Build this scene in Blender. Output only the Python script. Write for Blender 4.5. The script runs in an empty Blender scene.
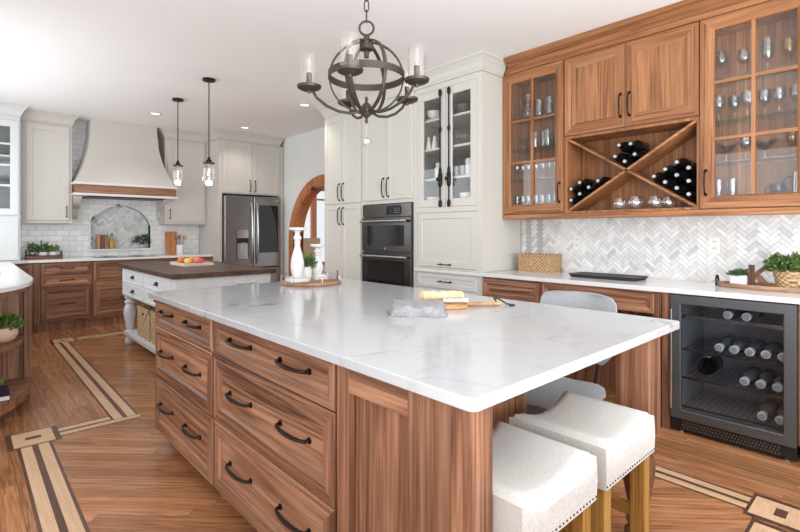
import bpy, bmesh, math, random
from mathutils import Matrix, Vector
random.seed(7)
PI = math.pi
C = bpy.context.scene.collection
SC = bpy.context.scene
R = math.radians

# ------------------------------------------------------------------ camera, world, light, exposure
cam_d = bpy.data.cameras.new('camera'); cam = bpy.data.objects.new('camera', cam_d); C.objects.link(cam)
cam.location = (0, 0, 1.285); cam.rotation_euler = (R(90), 0, R(-42.6))
cam_d.sensor_width = 36; cam_d.lens = 476 / 800 * 36; cam_d.shift_y = -35.2 / 800; cam_d.clip_start = .05
SC.camera = cam
w = bpy.data.worlds.new('world'); SC.world = w; w.use_nodes = True
bg = w.node_tree.nodes['Background']; bg.inputs[0].default_value = (.92, .96, 1, 1); bg.inputs[1].default_value = 1.05
SC.view_settings.view_transform = 'Standard'; SC.view_settings.look = 'None'
SC.view_settings.exposure = -0.17; SC.view_settings.gamma = 1; SC.view_settings.use_curve_mapping = False

def area(name, loc, rot, sx, sy, power, col=(1, 1, 1)):
    l = bpy.data.lights.new(name, 'AREA'); l.shape = 'RECTANGLE'; l.size = sx; l.size_y = sy; l.energy = power; l.color = col
    o = bpy.data.objects.new(name, l); C.objects.link(o); o.location = loc; o.rotation_euler = rot
    return o
# daylight through the side and rear windows, and the window above the sink
area('daylight_side', (-2.9, .6, 1.7), (0, R(-90), 0), 2.0, 4.2, 58, (.91, .955, 1))
area('daylight_rear', (1.2, -2.6, 1.7), (R(90), 0, 0), 4.5, 2.0, 44, (.91, .955, 1))
area('daylight_sink_window', (-.2, 5.75, 1.78), (0, R(-90), 0), 1.5, 3.0, 40, (.91, .955, 1))
# added fill light behind the camera, aimed up to brighten the ceiling
area('ceiling_fill', (.9, -1.0, 1.2), (R(180 - 22), 0, R(-35)), 3.0, 2.0, 190, (.91, .955, 1))

# ------------------------------------------------------------------ helpers
WL = {}; CH = {}
def thing(name, label, cat, loc=(0, 0, 0), group=None):
    o = bpy.data.objects.new(name, None); C.objects.link(o); o.location = loc
    o.empty_display_size = .05
    o['label'] = label; o['category'] = cat
    if group: o['group'] = group
    WL[o] = Vector(loc); CH[o] = []
    return o
def tag(o, label, cat, group=None, kind=None):
    if label: o['label'] = label
    if cat: o['category'] = cat
    if group: o['group'] = group
    if kind: o['kind'] = kind
    return o
def copy_tree(o, loc=None, rz=None, label=None, group=None, parent=None):
    c = o.copy(); C.objects.link(c)
    if parent: c.parent = parent
    if loc is not None: c.location = loc
    if rz is not None: c.rotation_euler = (0, 0, rz)
    if label: c['label'] = label
    if group: c['group'] = group
    CH[c] = []; WL[c] = Vector(c.location)
    for ch in CH.get(o, []):
        CH[c].append(copy_tree(ch, parent=c))
    return c
FX = lambda x0: Matrix(((0, 0, -1, x0), (1, 0, 0, 0), (0, 1, 0, 0), (0, 0, 0, 1)))   # (along Y, up, out towards -X)
FY = lambda y0: Matrix(((1, 0, 0, 0), (0, 0, -1, y0), (0, 1, 0, 0), (0, 0, 0, 1)))   # (along X, up, out towards -Y)

class MB:
    def __init__(s, M=None): s.bm = bmesh.new(); s.M = M or Matrix(); s.uv = None
    def v(s, p): return s.bm.verts.new(s.M @ Vector(p))
    def f(s, vs, mi=0):
        try: f = s.bm.faces.new(vs); f.material_index = mi; return f
        except ValueError: return None
    def box(s, x0, y0, z0, x1, y1, z1, mi=0):
        V = [s.v((x, y, z)) for x in (x0, x1) for y in (y0, y1) for z in (z0, z1)]
        for q in ((0, 1, 3, 2), (4, 6, 7, 5), (0, 4, 5, 1), (2, 3, 7, 6), (0, 2, 6, 4), (1, 5, 7, 3)): s.f([V[i] for i in q], mi)
        return s
    def prism(s, pts, vec, mi=0, mside=None):
        vec = Vector(vec); a = [s.v(p) for p in pts]; b = [s.v(Vector(p) + vec) for p in pts]; n = len(pts)
        s.f(a, mi); s.f(b[::-1], mi)
        for i in range(n): s.f([a[i], a[(i + 1) % n], b[(i + 1) % n], b[i]], mi if mside is None else mside)
        return s
    def rings(s, rings, mi=0, caps=True, closed=False):
        n = len(rings[0])
        for a, b in zip(rings[:-1], rings[1:]):
            for i in range(n): s.f([a[i], a[(i + 1) % n], b[(i + 1) % n], b[i]], mi)
        if closed:
            a, b = rings[-1], rings[0]
            for i in range(n): s.f([a[i], a[(i + 1) % n], b[(i + 1) % n], b[i]], mi)
        elif caps: s.f(rings[0][::-1], mi); s.f(rings[-1], mi)
        return s
    def tube(s, pts, r, seg=8, mi=0, closed=False, flat=None, phase=0):
        P = [Vector(p) for p in pts]; n = len(P); rr = r if isinstance(r, (list, tuple)) else [r] * n
        rings = []; up = None
        for i in range(n):
            if closed: t = (P[(i + 1) % n] - P[i - 1]).normalized()
            else: t = (P[min(i + 1, n - 1)] - P[max(i - 1, 0)]).normalized()
            if up is None:
                up = Vector((0, 0, 1)) if abs(t.z) < .9 else Vector((1, 0, 0))
            x = t.cross(up).normalized(); up = x.cross(t).normalized()
            ring = []
            for k in range(seg):
                a = 2 * PI * k / seg + phase
                ca, sa = math.cos(a) * rr[i], math.sin(a) * rr[i] * (flat or 1)
                ring.append(s.v(P[i] + x * ca + up * sa))
            rings.append(ring)
        return s.rings(rings, mi, True, closed)
    def lathe(s, prof, c=(0, 0, 0), seg=20, mi=0, caps=True):
        rings = []
        for r, z in prof:
            rings.append([s.v((c[0] + max(r, 1e-4) * math.cos(2 * PI * k / seg), c[1] + max(r, 1e-4) * math.sin(2 * PI * k / seg), c[2] + z)) for k in range(seg)])
        return s.rings(rings, mi, caps)
    def ball(s, c, r, seg=14, mi=0, sz=1):
        n = max(5, seg // 2)
        return s.lathe([(r * math.sin(PI * i / n), -r * sz * math.cos(PI * i / n)) for i in range(n + 1)], c, seg, mi)
    def front(s, a0, a1, b0, b1, d0, t=.022, fw=.06, bev=.018, rec=.010, raised=0, H=0, Vt=1, pan=0):
        """five piece front with mitred frame, sloped inner edge and flat (or raised) panel"""
        def loop(k, d): return [s.v((a0 + k, b0 + k, d)), s.v((a1 - k, b0 + k, d)), s.v((a1 - k, b1 - k, d)), s.v((a0 + k, b1 - k, d))]
        L = [loop(0, d0), loop(0, d0 + t - .003), loop(.003, d0 + t), loop(fw, d0 + t), loop(fw + bev, d0 + t - rec)]
        if raised: L += [loop(fw + bev + .006, d0 + t - rec), loop(fw + bev + .006 + raised, d0 + t - .003)]
        mids = [H, Vt, H, Vt]
        s.f(L[0][::-1], H)
        for A, B in zip(L[:-1], L[1:]):
            for i in range(4): s.f([A[i], A[(i + 1) % 4], B[(i + 1) % 4], B[i]], mids[i])
        s.f(L[-1], pan)
        return s
    def frame(s, a0, a1, b0, b1, d0, t, fw, H=0, Vt=1, bev=.01):
        """open mitred frame for a glazed door"""
        def loop(k, d): return [s.v((a0 + k, b0 + k, d)), s.v((a1 - k, b0 + k, d)), s.v((a1 - k, b1 - k, d)), s.v((a0 + k, b1 - k, d))]
        L = [loop(fw, d0), loop(0, d0), loop(0, d0 + t), loop(fw - bev, d0 + t), loop(fw, d0 + t - bev), loop(fw, d0)]
        mids = [H, Vt, H, Vt]
        for A, B in zip(L[:-1], L[1:]):
            for i in range(4): s.f([A[i], A[(i + 1) % 4], B[(i + 1) % 4], B[i]], mids[i])
        return s
    def build(s, name, mats, parent=None, smooth=False, bevel=0, origin=None, seg=2, sub=0):
        bmesh.ops.remove_doubles(s.bm, verts=s.bm.verts, dist=1e-6)
        bmesh.ops.recalc_face_normals(s.bm, faces=s.bm.faces)
        me = bpy.data.meshes.new(name)
        if parent is not None: off = WL[parent].copy()
        elif origin is not None: off = Vector(origin)
        else:
            xs = [v.co for v in s.bm.verts]
            lo = Vector([min(p[i] for p in xs) for i in range(3)]); hi = Vector([max(p[i] for p in xs) for i in range(3)])
            off = Vector(((lo.x + hi.x) / 2, (lo.y + hi.y) / 2, lo.z))
        bmesh.ops.translate(s.bm, verts=s.bm.verts, vec=-off)
        s.bm.to_mesh(me); s.bm.free()
        for m in (mats if isinstance(mats, (list, tuple)) else [mats]): me.materials.append(m)
        o = bpy.data.objects.new(name, me); C.objects.link(o)
        WL[o] = off; CH[o] = []
        if parent is not None: o.parent = parent; CH[parent].append(o)
        else: o.location = off
        if smooth:
            for p in me.polygons: p.use_smooth = True
            me.set_sharp_from_angle(angle=R(40))
        if bevel:
            b = o.modifiers.new('bevel', 'BEVEL'); b.width = bevel; b.segments = seg; b.limit_method = 'ANGLE'; b.angle_limit = R(35)
        if sub:
            m = o.modifiers.new('sub', 'SUBSURF'); m.levels = sub; m.render_levels = sub
        return o
def struct(o, label=None):
    o['kind'] = 'structure'
    if label: o['label'] = label
    return o

# ------------------------------------------------------------------ materials
def srgb(r, g, b):
    f = lambda c: (c / 255 / 12.92) if c / 255 <= .04045 else ((c / 255 + .055) / 1.055) ** 2.4
    return (f(r), f(g), f(b), 1)
def nm(name):
    m = bpy.data.materials.new(name); m.use_nodes = True
    return m, m.node_tree.nodes, m.node_tree.links, m.node_tree.nodes['Principled BSDF']
def plain(name, col, rough=.5, metal=0, spec=.5, bump=0, bscale=200, coat=0, var=0):
    m, N, L, b = nm(name)
    b.inputs['Base Color'].default_value = col; b.inputs['Roughness'].default_value = rough; b.inputs['Metallic'].default_value = metal
    b.inputs['Specular IOR Level'].default_value = spec; b.inputs['Coat Weight'].default_value = coat
    tc = N.new('ShaderNodeTexCoord'); n = N.new('ShaderNodeTexNoise'); n.inputs['Scale'].default_value = bscale; L.new(tc.outputs['Object'], n.inputs['Vector'])
    if var:
        mx = N.new('ShaderNodeMix'); mx.data_type = 'RGBA'; mx.inputs[6].default_value = col; mx.inputs[7].default_value = tuple(c * (1 - var) for c in col[:3]) + (1,)
        L.new(n.outputs['Fac'], mx.inputs[0]); L.new(mx.outputs[2], b.inputs['Base Color'])
    if bump:
        bp = N.new('ShaderNodeBump'); bp.inputs['Strength'].default_value = bump; bp.inputs['Distance'].default_value = .002
        L.new(n.outputs['Fac'], bp.inputs['Height']); L.new(bp.outputs['Normal'], b.inputs['Normal'])
    return m
def M_(N, L, op, a, b=None, c=None):
    n = N.new('ShaderNodeMath'); n.operation = op
    for i, x in enumerate((a, b, c)):
        if x is None: continue
        if isinstance(x, (int, float)): n.inputs[i].default_value = x
        else: L.new(x, n.inputs[i])
    return n.outputs[0]
WOODS = {
    'walnut': (srgb(78, 49, 36), srgb(138, 95, 71), srgb(178, 133, 105), .26, .42),
    'bar': (srgb(106, 66, 41), srgb(158, 106, 69), srgb(186, 135, 94), .17, .40),
    'butcher': (srgb(48, 33, 27), srgb(78, 55, 44), srgb(102, 75, 60), .25, .40),
    'oak': (srgb(128, 88, 36), srgb(170, 124, 60), srgb(190, 146, 80), .06, .42),
    'rustic': (srgb(120, 86, 62), srgb(168, 130, 100), srgb(190, 156, 126), .2, .55),
    'board': (srgb(150, 100, 62), srgb(196, 144, 98), srgb(218, 172, 126), .15, .45),
    'orange': (srgb(150, 88, 54), srgb(196, 126, 82), srgb(214, 152, 106), .12, .38),
    'dark': (srgb(70, 42, 30), srgb(104, 68, 50), srgb(132, 92, 70), .15, .45),
}
_wc = {}
def wood(kind, g='Z', a='Y', bw=.095):
    key = (kind, g, a, bw)
    if key in _wc: return _wc[key]
    c1, c2, c3, tv, rough = WOODS[kind]
    m, N, L, b = nm('wood_%s_%s%s' % (kind, g, a)); _wc[key] = m
    tc = N.new('ShaderNodeTexCoord'); oi = N.new('ShaderNodeObjectInfo')
    sx = N.new('ShaderNodeSeparateXYZ'); L.new(tc.outputs['Object'], sx.inputs[0])
    r = oi.outputs['Random']
    across = sx.outputs[a]
    cell = M_(N, L, 'FLOOR', M_(N, L, 'ADD', M_(N, L, 'DIVIDE', across, bw), M_(N, L, 'MULTIPLY', r, 7.3)))
    wn = N.new('ShaderNodeTexWhiteNoise'); wn.noise_dimensions = '2D'
    cb = N.new('ShaderNodeCombineXYZ'); L.new(cell, cb.inputs[0]); L.new(r, cb.inputs[1]); L.new(cb.outputs[0], wn.inputs['Vector'])
    tone = wn.outputs['Value']
    mp = N.new('ShaderNodeMapping'); L.new(tc.outputs['Object'], mp.inputs['Vector'])
    sc = [20, 20, 20]; sc['XYZ'.index(g)] = .6; mp.inputs['Scale'].default_value = sc
    ofs = N.new('ShaderNodeCombineXYZ')
    for i in range(3): L.new(M_(N, L, 'ADD', M_(N, L, 'MULTIPLY', r, 31 + 9 * i), M_(N, L, 'MULTIPLY', tone, 13)), ofs.inputs[i])
    L.new(ofs.outputs[0], mp.inputs['Location'])
    n1 = N.new('ShaderNodeTexNoise'); n1.inputs['Scale'].default_value = .42; n1.inputs['Detail'].default_value = 2.5; n1.inputs['Distortion'].default_value = 1.1; L.new(mp.outputs[0], n1.inputs['Vector'])
    ring = M_(N, L, 'PINGPONG', M_(N, L, 'MULTIPLY', n1.outputs['Fac'], 7), .5)
    n2 = N.new('ShaderNodeTexNoise'); n2.inputs['Scale'].default_value = 6; n2.inputs['Detail'].default_value = 5; L.new(mp.outputs[0], n2.inputs['Vector'])
    val = M_(N, L, 'ADD', M_(N, L, 'ADD', M_(N, L, 'MULTIPLY', ring, .38), M_(N, L, 'MULTIPLY', n1.outputs['Fac'], .50)), M_(N, L, 'MULTIPLY', n2.outputs['Fac'], .50))
    rp = N.new('ShaderNodeValToRGB'); e = rp.color_ramp.elements
    e[0].position = .38; e[0].color = c1; e[1].position = .82; e[1].color = c3; k = e.new(.58); k.color = c2
    L.new(val, rp.inputs[0])
    hs = N.new('ShaderNodeHueSaturation'); L.new(rp.outputs[0], hs.inputs['Color'])
    L.new(M_(N, L, 'ADD', 1 - tv, M_(N, L, 'MULTIPLY', tone, 2 * tv)), hs.inputs['Value'])
    L.new(hs.outputs[0], b.inputs['Base Color']); b.inputs['Roughness'].default_value = rough; b.inputs['Specular IOR Level'].default_value = .35
    bp = N.new('ShaderNodeBump'); bp.inputs['Strength'].default_value = .12; bp.inputs['Distance'].default_value = .001
    L.new(n2.outputs['Fac'], bp.inputs['Height']); L.new(bp.outputs[0], b.inputs['Normal'])
    return m
def island_wood(name, c1, c2, c3, tv, rough, spec=.5):
    """plank material: UV runs along each plank in metres, every mesh island takes its own tone"""
    m, N, L, b = nm(name)
    uv = N.new('ShaderNodeUVMap'); geo = N.new('ShaderNodeNewGeometry'); r = geo.outputs['Random Per Island']
    mp = N.new('ShaderNodeMapping'); L.new(uv.outputs[0], mp.inputs['Vector']); mp.inputs['Scale'].default_value = (1.2, 22, 1)
    ofs = N.new('ShaderNodeCombineXYZ'); L.new(M_(N, L, 'MULTIPLY', r, 71), ofs.inputs[0]); L.new(M_(N, L, 'MULTIPLY', r, 37), ofs.inputs[1]); L.new(ofs.outputs[0], mp.inputs['Location'])
    n1 = N.new('ShaderNodeTexNoise'); n1.inputs['Scale'].default_value = 1; n1.inputs['Detail'].default_value = 3; n1.inputs['Distortion'].default_value = .5; L.new(mp.outputs[0], n1.inputs['Vector'])
    ring = M_(N, L, 'PINGPONG', M_(N, L, 'MULTIPLY', n1.outputs['Fac'], 6), .5)
    n2 = N.new('ShaderNodeTexNoise'); n2.inputs['Scale'].default_value = 6; n2.inputs['Detail'].default_value = 4; L.new(mp.outputs[0], n2.inputs['Vector'])
    val = M_(N, L, 'ADD', M_(N, L, 'ADD', M_(N, L, 'MULTIPLY', ring, .45), M_(N, L, 'MULTIPLY', n1.outputs['Fac'], .45)), M_(N, L, 'MULTIPLY', n2.outputs['Fac'], .45))
    rp = N.new('ShaderNodeValToRGB'); e = rp.color_ramp.elements
    e[0].position = .28; e[0].color = c1; e[1].position = .9; e[1].color = c3; k = e.new(.55); k.color = c2
    L.new(val, rp.inputs[0])
    hs = N.new('ShaderNodeHueSaturation'); L.new(rp.outputs[0], hs.inputs['Color'])
    L.new(M_(N, L, 'ADD', 1 - tv, M_(N, L, 'MULTIPLY', r, 2 * tv)), hs.inputs['Value'])
    L.new(hs.outputs[0], b.inputs['Base Color']); b.inputs['Roughness'].default_value = rough; b.inputs['Specular IOR Level'].default_value = spec
    return m
def tile_mat(name, stops, rough, spec=.5, vein=.5):
    m, N, L, b = nm(name)
    geo = N.new('ShaderNodeNewGeometry'); rp = N.new('ShaderNodeValToRGB'); e = rp.color_ramp.elements
    e[0].position = 0; e[0].color = stops[0][1]; e[1].position = 1; e[1].color = stops[-1][1]
    for p, c in stops[1:-1]: k = e.new(p); k.color = c
    L.new(geo.outputs['Random Per Island'], rp.inputs[0])
    tc = N.new('ShaderNodeTexCoord'); n = N.new('ShaderNodeTexNoise'); n.inputs['Scale'].default_value = 14; n.inputs['Detail'].default_value = 5; n.inputs['Distortion'].default_value = 1.5
    L.new(tc.outputs['Object'], n.inputs['Vector'])
    mx = N.new('ShaderNodeMix'); mx.data_type = 'RGBA'; mx.blend_type = 'MULTIPLY'; L.new(rp.outputs[0], mx.inputs[6]); mx.inputs[0].default_value = vein
    r2 = N.new('ShaderNodeValToRGB'); r2.color_ramp.elements[0].position = .35; r2.color_ramp.elements[0].color = (.62, .62, .62, 1); r2.color_ramp.elements[1].position = .55; r2.color_ramp.elements[1].color = (1, 1, 1, 1)
    L.new(n.outputs['Fac'], r2.inputs[0]); L.new(r2.outputs[0], mx.inputs[7]); L.new(mx.outputs[2], b.inputs['Base Color'])
    b.inputs['Roughness'].default_value = rough; b.inputs['Specular IOR Level'].default_value = spec
    return m
def quartz(name):
    m, N, L, b = nm(name)
    tc = N.new('ShaderNodeTexCoord')
    def vein(scale, dist, width, seed):
        mp = N.new('ShaderNodeMapping'); mp.inputs['Location'].default_value = (seed, seed * 1.7, 0); L.new(tc.outputs['Object'], mp.inputs['Vector'])
        n = N.new('ShaderNodeTexNoise'); n.inputs['Scale'].default_value = scale; n.inputs['Detail'].default_value = 5; n.inputs['Roughness'].default_value = .5; n.inputs['Distortion'].default_value = dist
        L.new(mp.outputs[0], n.inputs['Vector'])
        d = M_(N, L, 'ABSOLUTE', M_(N, L, 'SUBTRACT', n.outputs['Fac'], .5))
        mr = N.new('ShaderNodeMapRange'); mr.inputs['From Min'].default_value = 0; mr.inputs['From Max'].default_value = width; mr.inputs['To Min'].default_value = 1; mr.inputs['To Max'].default_value = 0
        L.new(d, mr.inputs['Value']); return mr.outputs[0]
    n3 = N.new('ShaderNodeTexNoise'); n3.inputs['Scale'].default_value = 2.2; L.new(tc.outputs['Object'], n3.inputs['Vector'])
    patch = N.new('ShaderNodeMapRange'); patch.inputs['From Min'].default_value = .38; patch.inputs['From Max'].default_value = .6; L.new(n3.outputs['Fac'], patch.inputs['Value'])
    v1 = M_(N, L, 'MULTIPLY', M_(N, L, 'MULTIPLY', vein(.75, .8, .0045, 3.1), .65), patch.outputs[0])
    v2 = M_(N, L, 'MULTIPLY', vein(1.2, 1.0, .012, 8.2), .12)
    tot = M_(N, L, 'MINIMUM', M_(N, L, 'ADD', v1, v2), 1)
    mx = N.new('ShaderNodeMix'); mx.data_type = 'RGBA'; L.new(tot, mx.inputs[0]); mx.inputs[6].default_value = srgb(188, 190, 192); mx.inputs[7].default_value = srgb(128, 118, 112)
    L.new(mx.outputs[2], b.inputs['Base Color']); b.inputs['Roughness'].default_value = .1; b.inputs['Specular IOR Level'].default_value = .5
    return m
def glass(name, tint=(1, 1, 1, 1), rim=.55, base=.05, rough=.02, gl=(1, 1, 1, 1)):
    """thin clear glass: see-through, with reflections that grow towards grazing angles"""
    m, N, L, b = nm(name); N.remove(b)
    out = N['Material Output']; t = N.new('ShaderNodeBsdfTransparent'); t.inputs[0].default_value = tint
    g = N.new('ShaderNodeBsdfGlossy'); g.inputs['Roughness'].default_value = rough; g.inputs[0].default_value = gl
    lw = N.new('ShaderNodeLayerWeight'); lw.inputs[0].default_value = .35
    mx = N.new('ShaderNodeMixShader'); L.new(M_(N, L, 'ADD', base, M_(N, L, 'MULTIPLY', M_(N, L, 'POWER', lw.outputs['Facing'], 2.0), rim)), mx.inputs[0])
    L.new(t.outputs[0], mx.inputs[1]); L.new(g.outputs[0], mx.inputs[2]); L.new(mx.outputs[0], out.inputs[0])
    return m
def emit(name, col, s):
    m, N, L, b = nm(name); b.inputs['Emission Color'].default_value = col; b.inputs['Emission Strength'].default_value = s; b.inputs['Base Color'].default_value = col
    return m
def weave(name, c1, c2, sx=90, sz=110):
    m, N, L, b = nm(name)
    tc = N.new('ShaderNodeTexCoord'); sp = N.new('ShaderNodeSeparateXYZ'); L.new(tc.outputs['Object'], sp.inputs[0])
    h = M_(N, L, 'ADD', sp.outputs['X'], sp.outputs['Y'])
    s1 = M_(N, L, 'SINE', M_(N, L, 'MULTIPLY', h, sx * 2)); s2 = M_(N, L, 'SINE', M_(N, L, 'MULTIPLY', sp.outputs['Z'], sz * 2))
    p = M_(N, L, 'MULTIPLY', s1, s2)
    n = N.new('ShaderNodeTexNoise'); n.inputs['Scale'].default_value = 60; L.new(tc.outputs['Object'], n.inputs['Vector'])
    v = M_(N, L, 'ADD', M_(N, L, 'MULTIPLY', p, .35), n.outputs['Fac'])
    rp = N.new('ShaderNodeValToRGB'); e = rp.color_ramp.elements; e[0].position = .2; e[0].color = c1; e[1].position = .8; e[1].color = c2; L.new(v, rp.inputs[0])
    L.new(rp.outputs[0], b.inputs['Base Color']); b.inputs['Roughness'].default_value = .7
    bp = N.new('ShaderNodeBump'); bp.inputs['Strength'].default_value = .8; bp.inputs['Distance'].default_value = .004; L.new(p, bp.inputs['Height']); L.new(bp.outputs[0], b.inputs['Normal'])
    return m
def linen(name, c1, c2, sc=900):
    m, N, L, b = nm(name)
    tc = N.new('ShaderNodeTexCoord'); mp = N.new('ShaderNodeMapping'); mp.inputs['Scale'].default_value = (1, .12, 1); L.new(tc.outputs['Object'], mp.inputs['Vector'])
    mp2 = N.new('ShaderNodeMapping'); mp2.inputs['Scale'].default_value = (.12, 1, .12); L.new(tc.outputs['Object'], mp2.inputs['Vector'])
    a = N.new('ShaderNodeTexNoise'); a.inputs['Scale'].default_value = sc; L.new(mp.outputs[0], a.inputs['Vector'])
    c = N.new('ShaderNodeTexNoise'); c.inputs['Scale'].default_value = sc; L.new(mp2.outputs[0], c.inputs['Vector'])
    v = M_(N, L, 'MULTIPLY', M_(N, L, 'ADD', a.outputs['Fac'], c.outputs['Fac']), .5)
    rp = N.new('ShaderNodeValToRGB'); e = rp.color_ramp.elements; e[0].position = .36; e[0].color = c1; e[1].position = .6; e[1].color = c2; L.new(v, rp.inputs[0])
    L.new(rp.outputs[0], b.inputs['Base Color']); b.inputs['Roughness'].default_value = .9; b.inputs['Specular IOR Level'].default_value = .2
    bp = N.new('ShaderNodeBump'); bp.inputs['Strength'].default_value = .35; bp.inputs['Distance'].default_value = .001; L.new(v, bp.inputs['Height']); L.new(bp.outputs[0], b.inputs['Normal'])
    return m
m_ceil = plain('ceiling_paint', srgb(249, 248, 247), .9, bump=.03, bscale=60)
m_wall = plain('wall_paint', srgb(236, 238, 236), .85, bump=.03, bscale=80)
m_cream = plain('cream_cabinet_paint', srgb(216, 213, 204), .38, spec=.4)
m_greige = plain('greige_cabinet_paint', srgb(206, 201, 194), .45, spec=.35)
m_white = plain('white_cabinet_paint', srgb(216, 218, 218), .4)
m_drawerwhite = plain('grey_white_paint', srgb(214, 215, 213), .4)
m_quartz = quartz('veined_white_quartz')
m_qplain = plain('white_quartz', srgb(234, 234, 233), .15, var=.04, bscale=6)
m_bronze = plain('oil_rubbed_bronze', srgb(52, 42, 38), .32, metal=.8, spec=.5)
m_black = plain('black_metal', srgb(38, 36, 36), .4, metal=.6)
m_iron = plain('weathered_iron', srgb(88, 80, 72), .45, metal=.75, bump=.3, bscale=120, var=.3)
m_osteel = plain('oven_black_stainless', srgb(98, 95, 94), .22, metal=1, var=.08, bscale=3)
m_steel = plain('black_stainless', srgb(148, 146, 145), .30, metal=1, var=.08, bscale=3)
m_steel2 = plain('bright_stainless', srgb(190, 188, 186), .22, metal=1)
m_dsteel = plain('dark_cooler_steel', srgb(104, 106, 108), .38, metal=.6, var=.1, bscale=4)
m_blackgl = plain('black_glass', srgb(16, 16, 18), .05, spec=.6)
m_blackpl = plain('black_plastic', srgb(24, 24, 25), .45)
m_cavity = plain('grey_liner', srgb(140, 142, 146), .35)
m_white_gl = plain('white_ceramic', srgb(236, 236, 234), .2)
m_chalk = plain('chalk_white_paint', srgb(226, 225, 224), .6)
m_wax = plain('ivory_wax', srgb(240, 236, 224), .5)
m_glass = glass('clear_glass', rim=.45, base=.03)
m_pane = glass('door_glass', rim=.25, base=.035, rough=.01)
m_coolpane = glass('tinted_cooler_glass', (.88, .90, .93, 1), .12, .03, .01)
m_bottle = plain('dark_bottle_glass', srgb(20, 22, 22), .12, spec=.6)
m_cap = plain('silver_foil_cap', srgb(190, 190, 190), .35, metal=.5)
m_label = plain('paper_label', srgb(222, 220, 214), .7)
m_linen = linen('oatmeal_linen', srgb(196, 192, 186), srgb(220, 216, 211))
m_greylinen = linen('grey_fabric', srgb(146, 149, 152), srgb(184, 186, 188))
m_towel = linen('grey_towel', srgb(116, 117, 118), srgb(176, 176, 176))
m_wick = weave('wicker', srgb(150, 108, 70), srgb(222, 188, 146))
m_wick2 = weave('light_wicker', srgb(150, 112, 70), srgb(232, 206, 166), 70, 80)
m_leaf = plain('green_leaves', srgb(92, 128, 62), .5, var=.55, bscale=45)
m_leaf2 = plain('bright_green_leaves', srgb(132, 164, 76), .5, var=.5, bscale=45)
m_leaf3 = plain('grey_green_leaves', srgb(84, 112, 82), .55, var=.5, bscale=45)
m_soil = plain('soil', srgb(60, 44, 34), .95)
m_terra = plain('blush_clay', srgb(226, 190, 164), .6)
m_grout = plain('pale_grout', srgb(192, 190, 187), .9)
m_outlet = plain('almond_plastic', srgb(240, 237, 232), .4)
m_dark_inlay = None
W = wood

# ------------------------------------------------------------------ polygon tiling helpers
def clip(poly, conv):
    """clip a 2-D polygon by a convex counter-clockwise polygon"""
    for i in range(len(conv)):
        (ax, ay), (bx, by) = conv[i], conv[(i + 1) % len(conv)]
        side = lambda p: (bx - ax) * (p[1] - ay) - (by - ay) * (p[0] - ax)
        out = []
        for j in range(len(poly)):
            p, q = poly[j], poly[(j + 1) % len(poly)]; sp, sq = side(p), side(q)
            if sp >= 0: out.append(p)
            if (sp >= 0) != (sq >= 0):
                t = sp / (sp - sq); out.append((p[0] + (q[0] - p[0]) * t, p[1] + (q[1] - p[1]) * t))
        poly = out
        if len(poly) < 3: return []
    return poly
def parea(p): return abs(sum(p[i - 1][0] * p[i][1] - p[i][0] * p[i - 1][1] for i in range(len(p)))) / 2
def herring(u0, u1, v0, v1, Wd, gap):
    """herringbone tiles (3:1) turned 45 degrees covering the rectangle"""
    cx, cy = (u0 + u1) / 2, (v0 + v1) / 2; rad = math.hypot(u1 - u0, v1 - v0) / 2 / Wd + 4; n = int(rad)
    c, s = math.cos(PI / 4), math.sin(PI / 4); out = []
    def add(x, y, w, h):
        g = gap / 2 / Wd
        P = [(x + g, y + g), (x + w - g, y + g), (x + w - g, y + h - g), (x + g, y + h - g)]
        out.append([(cx + Wd * (c * a - s * b), cy + Wd * (s * a + c * b)) for a, b in P])
    for j in range(-n, n):
        for m in range(-n // 6 - 2, n // 6 + 2):
            x = j + 6 * m
            if abs(x) < n + 3: add(x, j, 3, 1)
            add(j, j - 5 + 6 * m, 1, 3) if abs(j - 5 + 6 * m) < n + 3 else None
    return out
def subway(u0, u1, v0, v1, tw, th, gap):
    out = []; r = 0; v = v0
    while v < v1:
        u = u0 - (tw / 2 if r % 2 else 0)
        while u < u1:
            g = gap / 2; out.append([(u + g, v + g), (u + tw - g, v + g), (u + tw - g, v + th - g), (u + g, v + th - g)]); u += tw
        v += th; r += 1
    return out
def tiles(mb, polys, region, d, mi=0):
    for p in polys:
        q = clip(p, region)
        if len(q) >= 3 and parea(q) > 2e-5:
            mb.prism([(a, b, .001) for a, b in q], (0, 0, d), mi)

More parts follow.
